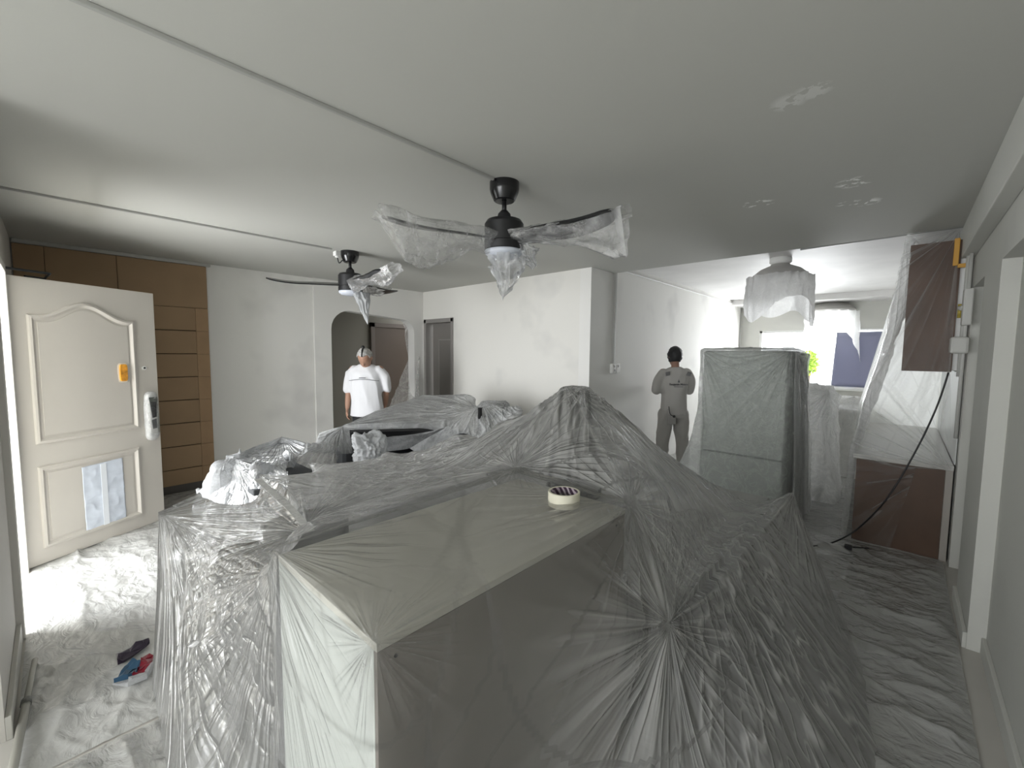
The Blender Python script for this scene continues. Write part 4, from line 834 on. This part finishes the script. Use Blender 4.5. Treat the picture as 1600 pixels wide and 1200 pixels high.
K_ = dict(a=(FX1 + .045, FY0 - .01, FZ - .01), b=(FX1 + .045, FY1 + .0, FZ - .02), a1=(FX1 + .06, FY0, .9), b1=(FX1 + .08, FY1 + .08, .9), a0=(FX1 + .09, FY0 + .0, .03), b0=(FX1 + .14, FY1 + .15, .03))
tag(sheet('film_bunch', K_, ['a a1 b1 b', 'a1 a0 b0 b1'], ['a b'], 6, film('fridge_side_film', .8, .2, trans=.7, tint=(.95, .95, .94), streak=.05, gloss=.7), [(K_['a'], (1, 0, 0), 6, .03, .8, 97)], iso=[((0, 0, 1), 11, .8, .025, 98, .1)], iters=1, zmin=.02), 'bunched white film hanging down the right side of the fridge', 'dust sheet')
# tall wrapped shelf just behind the fridge at right
sh = thing('wrapped_rack', 'narrow rack wrapped in white film just behind the fridge', 'rack', (-.75, 5.9, 0))
for x in (-.92, -.62):
    for y in (5.7, 6.1): bm = NB(); tube(bm, [(x, y, 0), (x, y, 1.18)], .012, 8); keep(from_bm('post', bm, WHT, smooth=True), sh)
for z in (.2, .6, 1.0): inb(sh, 'shelf', -.93, -.61, 5.69, 6.11, z, z + .02, WHT)
K_ = dict(a=(-.96, 5.64, 1.22), b=(-.58, 5.64, 1.20), c=(-.58, 6.16, 1.18), d=(-.96, 6.16, 1.22), a0=(-1.02, 5.52, .03), b0=(-.48, 5.5, .03), c0=(-.48, 6.3, .03), d0=(-1.02, 6.3, .03))
tag(sheet('rack_cover', K_, ['a b c d', 'a a0 b0 b', 'b b0 c0 c', 'c c0 d0 d', 'd d0 a0 a'], ['a b c d a'], 5, film('rack_film', .85, .3, trans=.8, tint=(.95, .95, .94), streak=.15, gloss=.5), [(K_['b'], (0, 1, 0), 5, .05, .8, 101)], iso=[((0, 0, 1), 9, .8, .04, 102, .2), ((0, 0, 0), 6, 6, .02, 103, .1)], iters=1, zmin=.02), 'white film wrapped around the narrow rack behind the fridge', 'dust sheet')

# ---------------- kitchen: half wall, base and wall cabinets along the right wall
hw = thing('kitchen_peninsula', 'low kitchen counter under film below the window end', 'counter', (-.3, 7.3, 0))
inb(hw, 'carcass', -.86, -.30, 7.12, 7.65, .0, .86, GREYW); inb(hw, 'worktop', -.90, -.28, 7.08, 7.70, .862, .90, WHT)
K_ = dict(a=(-.93, 7.05, .93), b=(-.27, 7.05, .93), c=(-.27, 7.75, .97), d=(-.93, 7.75, .97), a0=(-.97, 6.98, .03), b0=(-.25, 6.85, .03), d0=(-1.0, 7.8, .03), f=(-.45, 7.2, 1.06))
tag(sheet('counter_cover', K_, ['a b f', 'b c f', 'c d f', 'd a f', 'a a0 b0 b', 'a d d0 a0'], ['a b', 'b c', 'd a'], 5, film('counter_film', .9, .3, trans=.75, tint=(.95, .95, .94), streak=.05, gloss=.5), [(K_['f'], up, 5, .05, .5, 111)], iso=[((0, 0, 0), 6, 6, .03, 112, .15)], iters=1, zmin=.02), 'crinkled film over the low kitchen counter by the window', 'dust sheet')
bc = thing('base_cabinet', 'dark brown laminate base cabinet at the end of the right-hand counter', 'cabinet', (.05, 5.5, 0))
inb(bc, 'end_panel', -.25, XR - .055, 4.65, 4.668, .0, .72, WOOD, bevel=.001)
inb(bc, 'carcass', -.23, XR - .012, 4.669, 6.95, .08, .72, WHT, bevel=.002)
for i in range(4): d_ = inb(bc, 'cabinet_door', -.25, -.232, 4.67 + i * .57, 4.67 + i * .57 + .565, .1, .715, WOOD, bevel=.002)
inb(bc, 'filler_strip', XR - .053, XR - .012, 4.655, 4.668, 0, .72, mat('filler_pale', (.45, .42, .38), .5), bevel=.001)
wt = thing('worktop', 'pale worktop slab above the brown base cabinet', 'worktop', (.05, 5.8, .725)); inb(wt, 'slab', -.275, XR - .012, 4.62, 6.96, .725, .765, mat('worktop_pale', (.62, .61, .58), .35), bevel=.004)
uc = thing('wall_cabinet', 'dark brown laminate wall cabinet hung high at the right', 'cabinet', (.13, 5.5, 1.49))
inb(uc, 'end_panel', -.012, XR - .07, 4.65, 4.668, 1.48, 2.47, WOOD, bevel=.001)
inb(uc, 'carcass', .008, XR - .012, 4.669, 6.95, 1.49, 2.46, WHT, bevel=.002)
for i in range(4): inb(uc, 'cabinet_door', -.012, .006, 4.67 + i * .57, 4.67 + i * .57 + .565, 1.485, 2.465, WOOD, bevel=.002)
bs_ = thing('splashback', 'pale glossy splashback panel between the brown cabinets', 'panel', (XR - .01, 5.8, .8)); inb(bs_, 'glass_panel', XR - .012, XR - .004, 4.66, 6.95, .77, 1.47, mat('splash_pale', (.70, .72, .70), .25), bevel=.001)
def pz_(px, py, y): return tuple(pt(px, py, y=y))
# hanging curtain of film: end drape and long side
yc = 4.60
K_ = dict(a=(-.04, yc, 2.56), b=(XR - .09, yc, 2.54), c=(-.13, yc, 1.8), d=(XR - .08, yc, 1.47), e=(-.30, yc, .80), f=(.12, yc - .03, .72), g=(-.33, yc - .02, .03), h=(.0, yc - .12, .03), i=(XR - .03, yc, .74))
tag(sheet('film_curtain', K_, ['a c b', 'c d b', 'c e f', 'c f d', 'e g h f', 'd f i'], ['a b', 'a c', 'c e', 'e g'], 6, film('curtain_end', .03, .38, streak=.0, gloss=.14, trans=.7, sscale=(1, 1, 1), bump=.4, tint=(.85, .85, .84)), [(K_['b'], (0, 1, 0), 5.5, .03, 2.2, 121), (K_['i'], (0, 1, 0), 5, .015, .9, 122)], iso=[((.25, 0, 1), 6, .5, .012, 123, .12)], iters=1, zmin=.02), 'clear film curtain hanging in front of both brown cabinet ends', 'film curtain')
K_ = dict(a=(-.045, 4.61, 2.56), b=pz_(1413, 408, 7.0), c=(-.13, 4.61, 1.8), d=pz_(1378, 520, 7.0), e=(-.31, 4.61, .80), f=pz_(1342, 632, 7.0), g=(-.34, 4.61, .03), h=(-.45, 6.9, .03))
KS = dict(K_)
tag(sheet('film_curtain', K_, ['a c d b', 'c e f d', 'e g h f'], ['a b', 'a c e g'], 6, film('curtain_side', .85, .4, trans=.75, streak=.12, gloss=.5, tint=(.90, .90, .89)), [(K_['a'], (1, 0, 0), 7, .06, 2.0, 131), (K_['b'], (1, 0, 0), 6, .07, 2.2, 132)], iso=[((.1, .25, 1), 5, .5, .05, 133, .15)], iters=1, zmin=.02), 'dense white film curtain sloping along the kitchen cabinet fronts', 'film curtain')
K_ = dict(b=KS['b'], d=KS['d'], f=KS['f'], h=KS['h'], w=(XR - .02, 7.03, 2.62), x=(XR - .02, 7.03, 1.5), y=(XR - .02, 7.03, .95), z=(XR - .02, 7.0, .03))
tag(sheet('film_curtain', K_, ['b d x w', 'd f y x', 'f h z y'], ['b d f h'], 6, film('curtain_far', .88, .2, trans=.7, streak=.0, gloss=.4, tint=(.93, .94, .93)), [(K_['w'], (0, 1, 0), 5, .03, 1.5, 151)], iso=[((.2, 0, 1), 5, .5, .02, 152, .1)], iters=1, zmin=.02), 'white film closing the far end of the kitchen cabinet run', 'film curtain')
# black cable in front of the cabinets
cp = [tuple(pt(1482, 582, y=4.50)), tuple(pt(1462, 640, y=4.48)), tuple(pt(1428, 710, y=4.44)), tuple(pt(1385, 780, y=4.38)), tuple(pt(1340, 826, z=.16)), tuple(pt(1300, 848, z=.03)), tuple(pt(1262, 854, z=.03))]
bm = NB(); tube(bm, smooth_path(cp), .006, 8); tag(from_bm('black_cable', bm, BLACK, smooth=True), 'black cable hanging across the film in front of the brown cabinets down to the floor', 'cable')
bm = NB(); c = pt(1324, 856, z=.03); bx(bm, c[0] - .02, c[0] + .03, c[1] - .02, c[1] + .02, .022, .055); tube(bm, [(c[0], c[1], .04), (c[0] + .13, c[1] + .10, .035)], .006, 8); tag(from_bm('cable_plug', bm, BLACK, bevel=.003), 'small black plug lying on the floor film below the brown cabinet', 'plug')

# gas pipes and brackets on the right wall beside the wall cabinet
gp = thing('gas_pipes', 'white painted pipes and bracket on the right wall beside the brown cabinet', 'pipe', (XR - .05, 4.6, 1.5))
PW = mat('pipe_white', (.60, .60, .57), .45)
bm = NB(); tube(bm, [(XR - .035, 4.56, 1.45), (XR - .035, 4.56, 2.44)], .014, 12); keep(from_bm('pipe', bm, PW, smooth=True), gp)
bm = NB(); tube(bm, [(XR - .03, 4.46, 1.0), (XR - .03, 4.46, 2.33)], .011, 12); keep(from_bm('pipe', bm, PW, smooth=True), gp)
bm = NB(); tube(bm, [(XR - .035, 4.56, 1.94), (XR - .06, 4.50, 1.95), (XR - .035, 4.44, 1.95)], .018, 10); keep(from_bm('elbow', bm, PW, smooth=True), gp)
inb(gp, 'meter_box', XR - .055, XR - .005, 4.40, 4.50, 1.82, 2.08, PW, bevel=.008)
inb(gp, 'valve_block', XR - .10, XR - .005, 4.42, 4.56, 1.62, 1.74, PW, bevel=.015)
bm = NB(); tube(bm, [(XR - .062, 4.52, 1.88), (XR - .062, 4.52, 1.98)], .012, 10); keep(from_bm('yellow_tag', bm, mat('yellow_dull', (.42, .33, .06), .5), smooth=True), gp)
yt = thing('orange_tape', 'orange-yellow tape strip at the top corner of the brown wall cabinet', 'tape', (.24, 4.62, 2.4)); inb(yt, 'tape_strip', .225, .255, 4.575, 4.59, 2.27, 2.47, mat('orange_tape_m', (.62, .33, .05), .5)); inb(yt, 'tape_tail', .25, .30, 4.56, 4.575, 2.25, 2.28, mat('orange_tape_m', (.62, .33, .05), .5))
# power socket at the end of the trunking
so = thing('power_socket', 'white double power socket below the vertical trunking on the passage wall', 'socket', (XW + .02, 4.75, 1.40))
inb(so, 'back_box', XW, XW + .035, 4.66, 4.86, 1.35, 1.47, WHT, bevel=.004)
for y in (4.71, 4.81): inb(so, 'switch_plate', XW + .035, XW + .040, y - .043, y + .043, 1.357, 1.463, mat('socket_plate', (.62, .60, .57), .3), bevel=.002); inb(so, 'switch', XW + .040, XW + .046, y - .012, y + .012, 1.425, 1.450, mat('socket_dark', (.25, .24, .23), .4))
inb(so, 'socket_hole', XW + .0402, XW + .0415, 4.70, 4.73, 1.375, 1.405, BLACK)
# film strip hanging by the middle door
K_ = dict(a=pt(628, 478, y=4.08), b=pt(650, 480, y=4.12), c=pt(640, 560, y=4.06), d=pt(655, 560, y=4.12), e=pt(622, 604, y=4.0), f=pt(656, 618, y=4.05), g=pt(600, 655, y=3.9), h=pt(662, 655, y=4.0))
for k in K_: K_[k] = tuple(K_[k])
tag(sheet('film_curtain', K_, ['a c d b', 'c e f d', 'e g h f'], ['a b'], 6, film('strip_film', .30, .5, streak=.2, gloss=.4, tint=(.85, .85, .83)), [(K_['b'], (0, 1, 0), 6, .03, 1, 141)], iso=[((0, 0, 1), 12, 1, .02, 142, .2)], iters=1), 'narrow strip of clear film hanging beside the middle door', 'film curtain')

# green shrub and balcony post outside the kitchen window
pl = thing('shrub', 'bright green shrub outside the kitchen window', 'shrub', (-1.75, 12.2, 0))
cc = Vector(pt(1263, 567, y=12.2)); rng = np.random.RandomState(4); vs, fsx = [], []
for i in range(900):
    d = rng.normal(size=3); d /= np.linalg.norm(d); p = np.array(cc) + d * np.array([.22, .22, .30]) * (.4 + .6 * rng.rand()); a = rng.normal(size=3); a /= np.linalg.norm(a); b2 = np.cross(a, rng.normal(size=3)); b2 /= np.linalg.norm(b2)
    k = len(vs); l_ = .045; vs += [p - a * l_, p + b2 * l_ * .4, p + a * l_, p - b2 * l_ * .4]; fsx.append((k, k + 1, k + 2, k + 3))
me = bpy.data.meshes.new('foliage'); me.from_pydata([tuple(v) for v in vs], [], fsx)
fo = keep(link('foliage', me, mat('leaf_green', (.30, .48, .04), .5, var=.3, scale=10)), pl); fo['kind'] = 'stuff'
bm = NB(); tube(bm, [(cc.x, cc.y, 0), (cc.x + .03, cc.y, cc.z)], [.04, .02], 8); keep(from_bm('stem', bm, mat('stem_brown', (.15, .10, .06), .8), smooth=True), pl)

# ------------------------------------------------------------------ people
def ring_loft(bm, rings, n=24):
    """rings: (cx, cy, cz, rx, ry[, tilt about x in radians])"""
    R2 = []
    for q in rings:
        cx, cy, cz, rx, ry = q[:5]; tl = q[5] if len(q) > 5 else 0
        R2.append([bm.verts.new((cx + rx * math.cos(t), cy + ry * math.sin(t) * math.cos(tl), cz + ry * math.sin(t) * math.sin(tl))) for t in [2 * math.pi * i / n for i in range(n)]])
    for a, b in zip(R2, R2[1:]):
        for i in range(n): bm.faces.new((a[i], a[(i + 1) % n], b[(i + 1) % n], b[i]))
    bm.faces.new(R2[0][::-1]); bm.faces.new(R2[-1])
def limb(bm, pts, rad, n=14):
    P = smooth_path(pts, 4); rr = []
    for i in range(len(pts) - 1):
        for k in range(4): rr.append(rad[i] + (rad[i + 1] - rad[i]) * k / 4)
    rr.append(rad[-1]); tube(bm, P, rr, n)
    for p, r in ((P[0], rad[0]), (P[-1], rad[-1])): bmesh.ops.create_uvsphere(bm, u_segments=12, v_segments=8, radius=r * .99, matrix=Matrix.Translation(p))
def fuse(name, bm, m, parent, vox, smooth_it=3, fold=None):
    me = bpy.data.meshes.new(name); bmesh.ops.recalc_face_normals(bm, faces=bm.faces[:]); bm.to_mesh(me); bm.free(); o = link(name, me, m)
    r = o.modifiers.new('r', 'REMESH'); r.mode = 'VOXEL'; r.voxel_size = vox
    sm = o.modifiers.new('s', 'SMOOTH'); sm.iterations = smooth_it; sm.factor = .5
    bpy.context.view_layer.update(); dg = bpy.context.evaluated_depsgraph_get(); m2 = bpy.data.meshes.new_from_object(o.evaluated_get(dg))
    o.modifiers.clear(); o.data = m2; m2.name = name
    if not m2.materials: m2.materials.append(m)
    if fold:
        n = len(m2.vertices); X = np.zeros(n * 3); Nn = np.zeros(n * 3); m2.vertices.foreach_get('co', X); m2.vertices.foreach_get('normal', Nn); X = X.reshape(-1, 3); Nn = Nn.reshape(-1, 3)
        fs, fl, amp, sd = fold; q = ridge(vn(X[:, 0] * fs + 40 + X[:, 2] * 2, X[:, 1] * fs + 40, X[:, 2] * fl + 40, sd)); X = X + Nn * (amp * (q - .3))[:, None]; m2.vertices.foreach_set('co', X.ravel())
    m2.polygons.foreach_set('use_smooth', [True] * len(m2.polygons)); o.parent = parent; return o
SKIN = mat('skin', (.42, .24, .165), .55); SKIN_D = mat('skin_shaded_tone', (.30, .17, .12), .55)
HEAD = [(0, -.045, -.115, .030, .026), (0, -.035, -.10, .048, .050), (0, -.022, -.075, .060, .068), (0, -.010, -.04, .070, .084), (0, -.004, 0, .075, .093), (0, 0, .035, .077, .096), (0, .004, .07, .070, .088), (0, .008, .10, .050, .064), (0, .010, .115, .022, .03)]
def head_parts(M4):
    bm = NB(); ring_loft(bm, HEAD, 26)
    bm2 = bm
    tube(bm2, [(0, -.088, .015), (0, -.108, -.022), (0, -.096, -.035)], [.009, .014, .010], 10)
    tube(bm2, [(-.045, -.083, .022), (0, -.092, .026), (.045, -.083, .022)], [.007, .010, .007], 8)
    tube(bm2, [(-.022, -.084, -.062), (0, -.090, -.060), (.022, -.084, -.062)], [.005, .008, .005], 8)
    for s_ in (-1, 1): bmesh.ops.create_uvsphere(bm2, u_segments=10, v_segments=8, radius=1, matrix=Matrix.Translation((s_ * .078, .008, -.005)) @ Matrix.Diagonal((.010, .020, .032, 1)))
    bmesh.ops.transform(bm, matrix=M4, verts=bm.verts[:]); return bm
def merge(dst, src):
    me = bpy.data.meshes.new('t'); src.to_mesh(me); src.free(); dst.from_mesh(me); bpy.data.meshes.remove(me)
def hair(name, M4, keepf, m, parent, gr=1.09, seed=1):
    bm = NB(); bmesh.ops.create_uvsphere(bm, u_segments=40, v_segments=28, radius=1)
    for v in bm.verts:
        x, y, z = v.co; nz_ = .004 * (float(vn(x * 9 + 20, y * 9 + 20, z * 5 + 20, seed)) - .5)
        v.co = (x * .080 * gr + x * nz_ * 8, .006 + y * .098 * gr, .012 + z * .112 * gr + nz_)
    bmesh.ops.delete(bm, geom=[v for v in bm.verts if not keepf(v.co)], context='VERTS')
    bmesh.ops.transform(bm, matrix=M4, verts=bm.verts[:]); o = from_bm(name, bm, m, parent, smooth=True); o.modifiers.new('t', 'SOLIDIFY').thickness = .006; return o
def hand(bm, w, d, side, palm_n, curl=.5, sc=1.0):
    """w wrist point, d direction of the hand, side = direction of the thumb, palm_n = palm normal"""
    w, d, side, pn = Vector(w), Vector(d).normalized(), Vector(side).normalized(), Vector(palm_n).normalized()
    pm = w + d * .045 * sc
    for k in (-1, 0, 1): limb(bm, [w + side * k * .010, w + d * .085 * sc + side * k * .026 * sc], [.016 * sc, .014 * sc], 8)
    for k, l in enumerate((.070, .078, .072, .056)):
        b0 = w + d * .088 * sc + side * (.030 - .020 * k) * sc; b1 = b0 + (d * (1 - curl * .3) + pn * curl * .5).normalized() * l * .5 * sc; b2 = b1 + (d * (1 - curl) + pn * curl * 1.2).normalized() * l * .5 * sc
        limb(bm, [b0, b1, b2], [.0095 * sc, .009 * sc, .0075 * sc], 8)
    t0 = w + d * .025 * sc + side * .022 * sc; limb(bm, [t0, t0 + (d * .6 + side * .6).normalized() * .035 * sc, t0 + (d + side * .35 + pn * .3).normalized() * .072 * sc], [.012 * sc, .011 * sc, .009 * sc], 8)
camdir = math.atan2(.678, .735)
# --- white-haired worker, head bowed, behind the rear sheet
wp = pt(573, 600, d=5.28)
w1 = thing('person', 'white-haired worker in a white T-shirt with a thin dark chest line, head bowed', 'person', (wp[0], wp[1], 0), (0, 0, camdir))
MH = Matrix.Translation((.015, -.085, 1.515)) @ Matrix.Rotation(R_(42), 4, 'X')
bm = head_parts(MH)
limb(bm, [(0, .01, 1.38), (.005, -.03, 1.44), (.010, -.06, 1.49)], [.062, .056, .055])
ring_loft(bm, [(0, 0, .86, .15, .11), (0, 0, .95, .16, .115), (0, 0, 1.08, .145, .105), (0, -.005, 1.25, .17, .12), (0, 0, 1.36, .165, .10), (0, .01, 1.42, .09, .07)])
limb(bm, [(-.165, .0, 1.37), (-.225, .01, 1.12), (-.235, -.03, .90)], [.052, .040, .027]); hand(bm, (-.235, -.035, .895), (.02, -.12, -1), (.25, -1, 0), (1, 0, 0), .55)
limb(bm, [(.165, .0, 1.37), (.225, .05, 1.13), (.190, .14, .93)], [.052, .040, .027]); hand(bm, (.188, .145, .925), (-.2, .2, -1), (0, -1, 0), (-1, 0, 0), .5)
for s_ in (-1, 1): limb(bm, [(s_ * .085, 0, .88), (s_ * .095, -.01, .48), (s_ * .10, .02, .09)], [.085, .055, .038]); limb(bm, [(s_ * .10, .03, .05), (s_ * .11, -.09, .035), (s_ * .112, -.15, .03)], [.04, .036, .026])
fuse('body', bm, SKIN, w1, .0085)
bm = NB()
ring_loft(bm, [(0, -.005, .80, .205, .145), (0, 0, .90, .20, .14), (0, 0, 1.05, .185, .135), (0, 0, 1.22, .198, .14), (0, 0, 1.33, .195, .125), (0, .005, 1.395, .15, .10), (0, -.005, 1.43, .085, .075)])
limb(bm, [(-.15, .0, 1.355), (-.215, .0, 1.25), (-.238, .0, 1.12)], [.068, .066, .060]); limb(bm, [(.15, .0, 1.355), (.215, .02, 1.25), (.232, .04, 1.14)], [.068, .066, .060])
sh1 = fuse('t_shirt', bm, mat('tshirt_white', (.80, .80, .82), .8), w1, .012, 3, (9, 1.8, .020, 3))
bm = NB(); pts_ = [(x, -.146 * math.sqrt(max(0, 1 - (x / .222) ** 2)) - .012, 1.245 + .012 * math.cos(x * 12)) for x in [i * .012 - .18 for i in range(31)]]
tube(bm, pts_, .0032, 6); from_bm('chest_line', bm, mat('print_dark', (.10, .10, .11), .7), w1, smooth=True)
bm = NB(); bx(bm, -.035, .04, -.168, -.150, 1.272, 1.279); from_bm('chest_print', bm, mat('print_dark', (.10, .10, .11), .7), w1)
bm = NB(); ring_loft(bm, [(0, 0, .80, .175, .125), (0, 0, .93, .165, .12), (0, 0, .96, .16, .115)])
for s_ in (-1, 1): limb(bm, [(s_ * .088, 0, .86), (s_ * .10, -.01, .50), (s_ * .105, .02, .12)], [.098, .075, .060])
fuse('trousers', bm, mat('trousers_black', (.015, .015, .017), .8), w1, .013)
for s_ in (-1, 1):
    bm = NB(); limb(bm, [(s_ * .10, .045, .052), (s_ * .11, -.06, .05), (s_ * .115, -.17, .04)], [.05, .048, .036]); fuse('shoe', bm, BLACK, w1, .012)
GH = mat('hair_grey', (.50, .49, .47), .6, var=.3, scale=40)
hair('hair', MH, lambda c: c.z > .035 + (.045 if c.y < -.05 else 0) - .09 * max(0, min(1, (c.y) / .09)), GH, w1)
bm = NB(); tube(bm, [(0, -.085, .095), (.002, -.02, .138), (0, .04, .128)], [.006, .010, .008], 8); bmesh.ops.create_uvsphere(bm, u_segments=10, v_segments=8, radius=.022, matrix=Matrix.Translation((0, .035, .142))); bmesh.ops.transform(bm, matrix=MH, verts=bm.verts[:]); from_bm('topknot', bm, BLACK, w1, smooth=True)
# --- dark-haired worker seen from behind by the passage wall
w2 = thing('person', 'black-haired worker seen from behind in grey-white work clothes beside the passage wall', 'person', (-2.27, 5.72, 0), (0, 0, camdir + R_(180)))
# local -y is the way the figure faces (away from the camera)
MH2 = Matrix.Translation((0, -.03, 1.565)) @ Matrix.Rotation(R_(8), 4, 'X')
bm = head_parts(MH2); limb(bm, [(0, .015, 1.36), (0, .005, 1.42), (0, -.01, 1.48)], [.060, .054, .054])
ring_loft(bm, [(0, 0, .86, .14, .10), (0, 0, 1.08, .13, .10), (0, 0, 1.25, .16, .11), (0, 0, 1.35, .155, .09), (0, .01, 1.41, .08, .06)])
for s_ in (-1, 1):
    limb(bm, [(s_ * .165, 0, 1.35), (s_ * .225, -.05, 1.13), (s_ * .12, -.26, 1.12)], [.050, .038, .026]); hand(bm, (s_ * .12, -.262, 1.12), (-s_ * .5, -1, .1), (0, 0, 1), (-s_, 0, 0), .7)
    limb(bm, [(s_ * .085, 0, .86), (s_ * .115, -.01, .47), (s_ * .14, .02, .09)], [.08, .052, .036])
fuse('body', bm, SKIN_D, w2, .0085)
bm = NB(); ring_loft(bm, [(0, 0, .76, .175, .13), (0, .0, .85, .175, .13), (0, 0, 1.05, .17, .125), (0, 0, 1.22, .19, .13), (0, 0, 1.32, .195, .115), (0, .0, 1.38, .155, .09), (0, .0, 1.415, .075, .066)])
for s_ in (-1, 1): limb(bm, [(s_ * .155, .0, 1.335), (s_ * .215, -.02, 1.22), (s_ * .225, -.05, 1.10)], [.070, .068, .060])
WC = mat('workwear_grey_white', (.44, .425, .40), .85)
fuse('work_shirt', bm, WC, w2, .012, 3, (8, 2, .014, 5))
bm = NB(); ring_loft(bm, [(0, .0, .74, .185, .14), (0, 0, .84, .175, .13), (0, 0, .93, .15, .115)])
for s_ in (-1, 1): limb(bm, [(s_ * .10, 0, .78), (s_ * .125, -.01, .45), (s_ * .150, .02, .11)], [.108, .086, .070])
fuse('trousers', bm, mat('work_trousers', (.38, .365, .34), .85), w2, .013, 3, (8, 5, .016, 8))
for s_ in (-1, 1):
    bm = NB(); limb(bm, [(s_ * .15, .05, .05), (s_ * .155, -.05, .05), (s_ * .16, -.16, .038)], [.05, .046, .034]); fuse('shoe', bm, BLACK, w2, .012)
hair('hair', MH2, lambda c: c.z > -.085 and not (c.y < -.045 and c.z < .055), mat('hair_black', (.008, .008, .009), .6), w2, 1.14, 4)
GS = mat('shoulder_patch_grey', (.20, .20, .20), .8)
for s_ in (-1, 1):
    bm = NB(); bx(bm, -.028, .028, -.003, .003, -.028, .028, Matrix.Translation((s_ * .140, .118, 1.335)) @ Matrix.Rotation(R_(-20), 4, 'X') @ Matrix.Rotation(R_(s_ * 14), 4, 'Y')); from_bm('shoulder_patch', bm, GS, w2)
def text(name, body, size, M4, m, parent):
    c = bpy.data.curves.new(name, 'FONT'); c.body = body; c.size = size; c.align_x = 'CENTER'; c.extrude = .001; c.offset = .0008; o = bpy.data.objects.new(name, c); COL.objects.link(o)
    bpy.context.view_layer.update(); me = bpy.data.meshes.new_from_object(o.evaluated_get(bpy.context.evaluated_depsgraph_get())); bpy.data.objects.remove(o)
    me.transform(M4); me.materials.clear(); return link(name, me, m, parent)
PD = mat('print_dark', (.10, .10, .11), .7)
MT = Matrix.Translation((0, .143, 1.185)) @ Matrix.Rotation(R_(180), 4, 'Z') @ Matrix.Rotation(R_(90), 4, 'X')
text('back_lettering', 'Benjamin Moore', .037, MT, PD, w2)
bm = NB(); extrude_poly(bm, [(-.014, .142, 1.222), (.014, .142, 1.222), (0, .140, 1.262)], (0, .004, 0)); from_bm('back_emblem', bm, PD, w2)
bm = NB(); bx(bm, -.06, .06, .140, .1435, 1.160, 1.166); from_bm('back_underline', bm, PD, w2)
bm = NB(); bx(bm, .02, .12, .128, .150, .66, .78); from_bm('back_pocket', bm, mat('work_pocket', (.33, .32, .30), .85), w2, bevel=.008)
bm = NB(); bmesh.ops.create_uvsphere(bm, u_segments=10, v_segments=8, radius=.018, matrix=Matrix.Translation((.05, .155, .77))); tube(bm, smooth_path([(.05, .15, .77), (.10, .15, .80), (.12, .14, .90)]), .005, 6); from_bm('key_clip', bm, BLACK, w2, smooth=True)
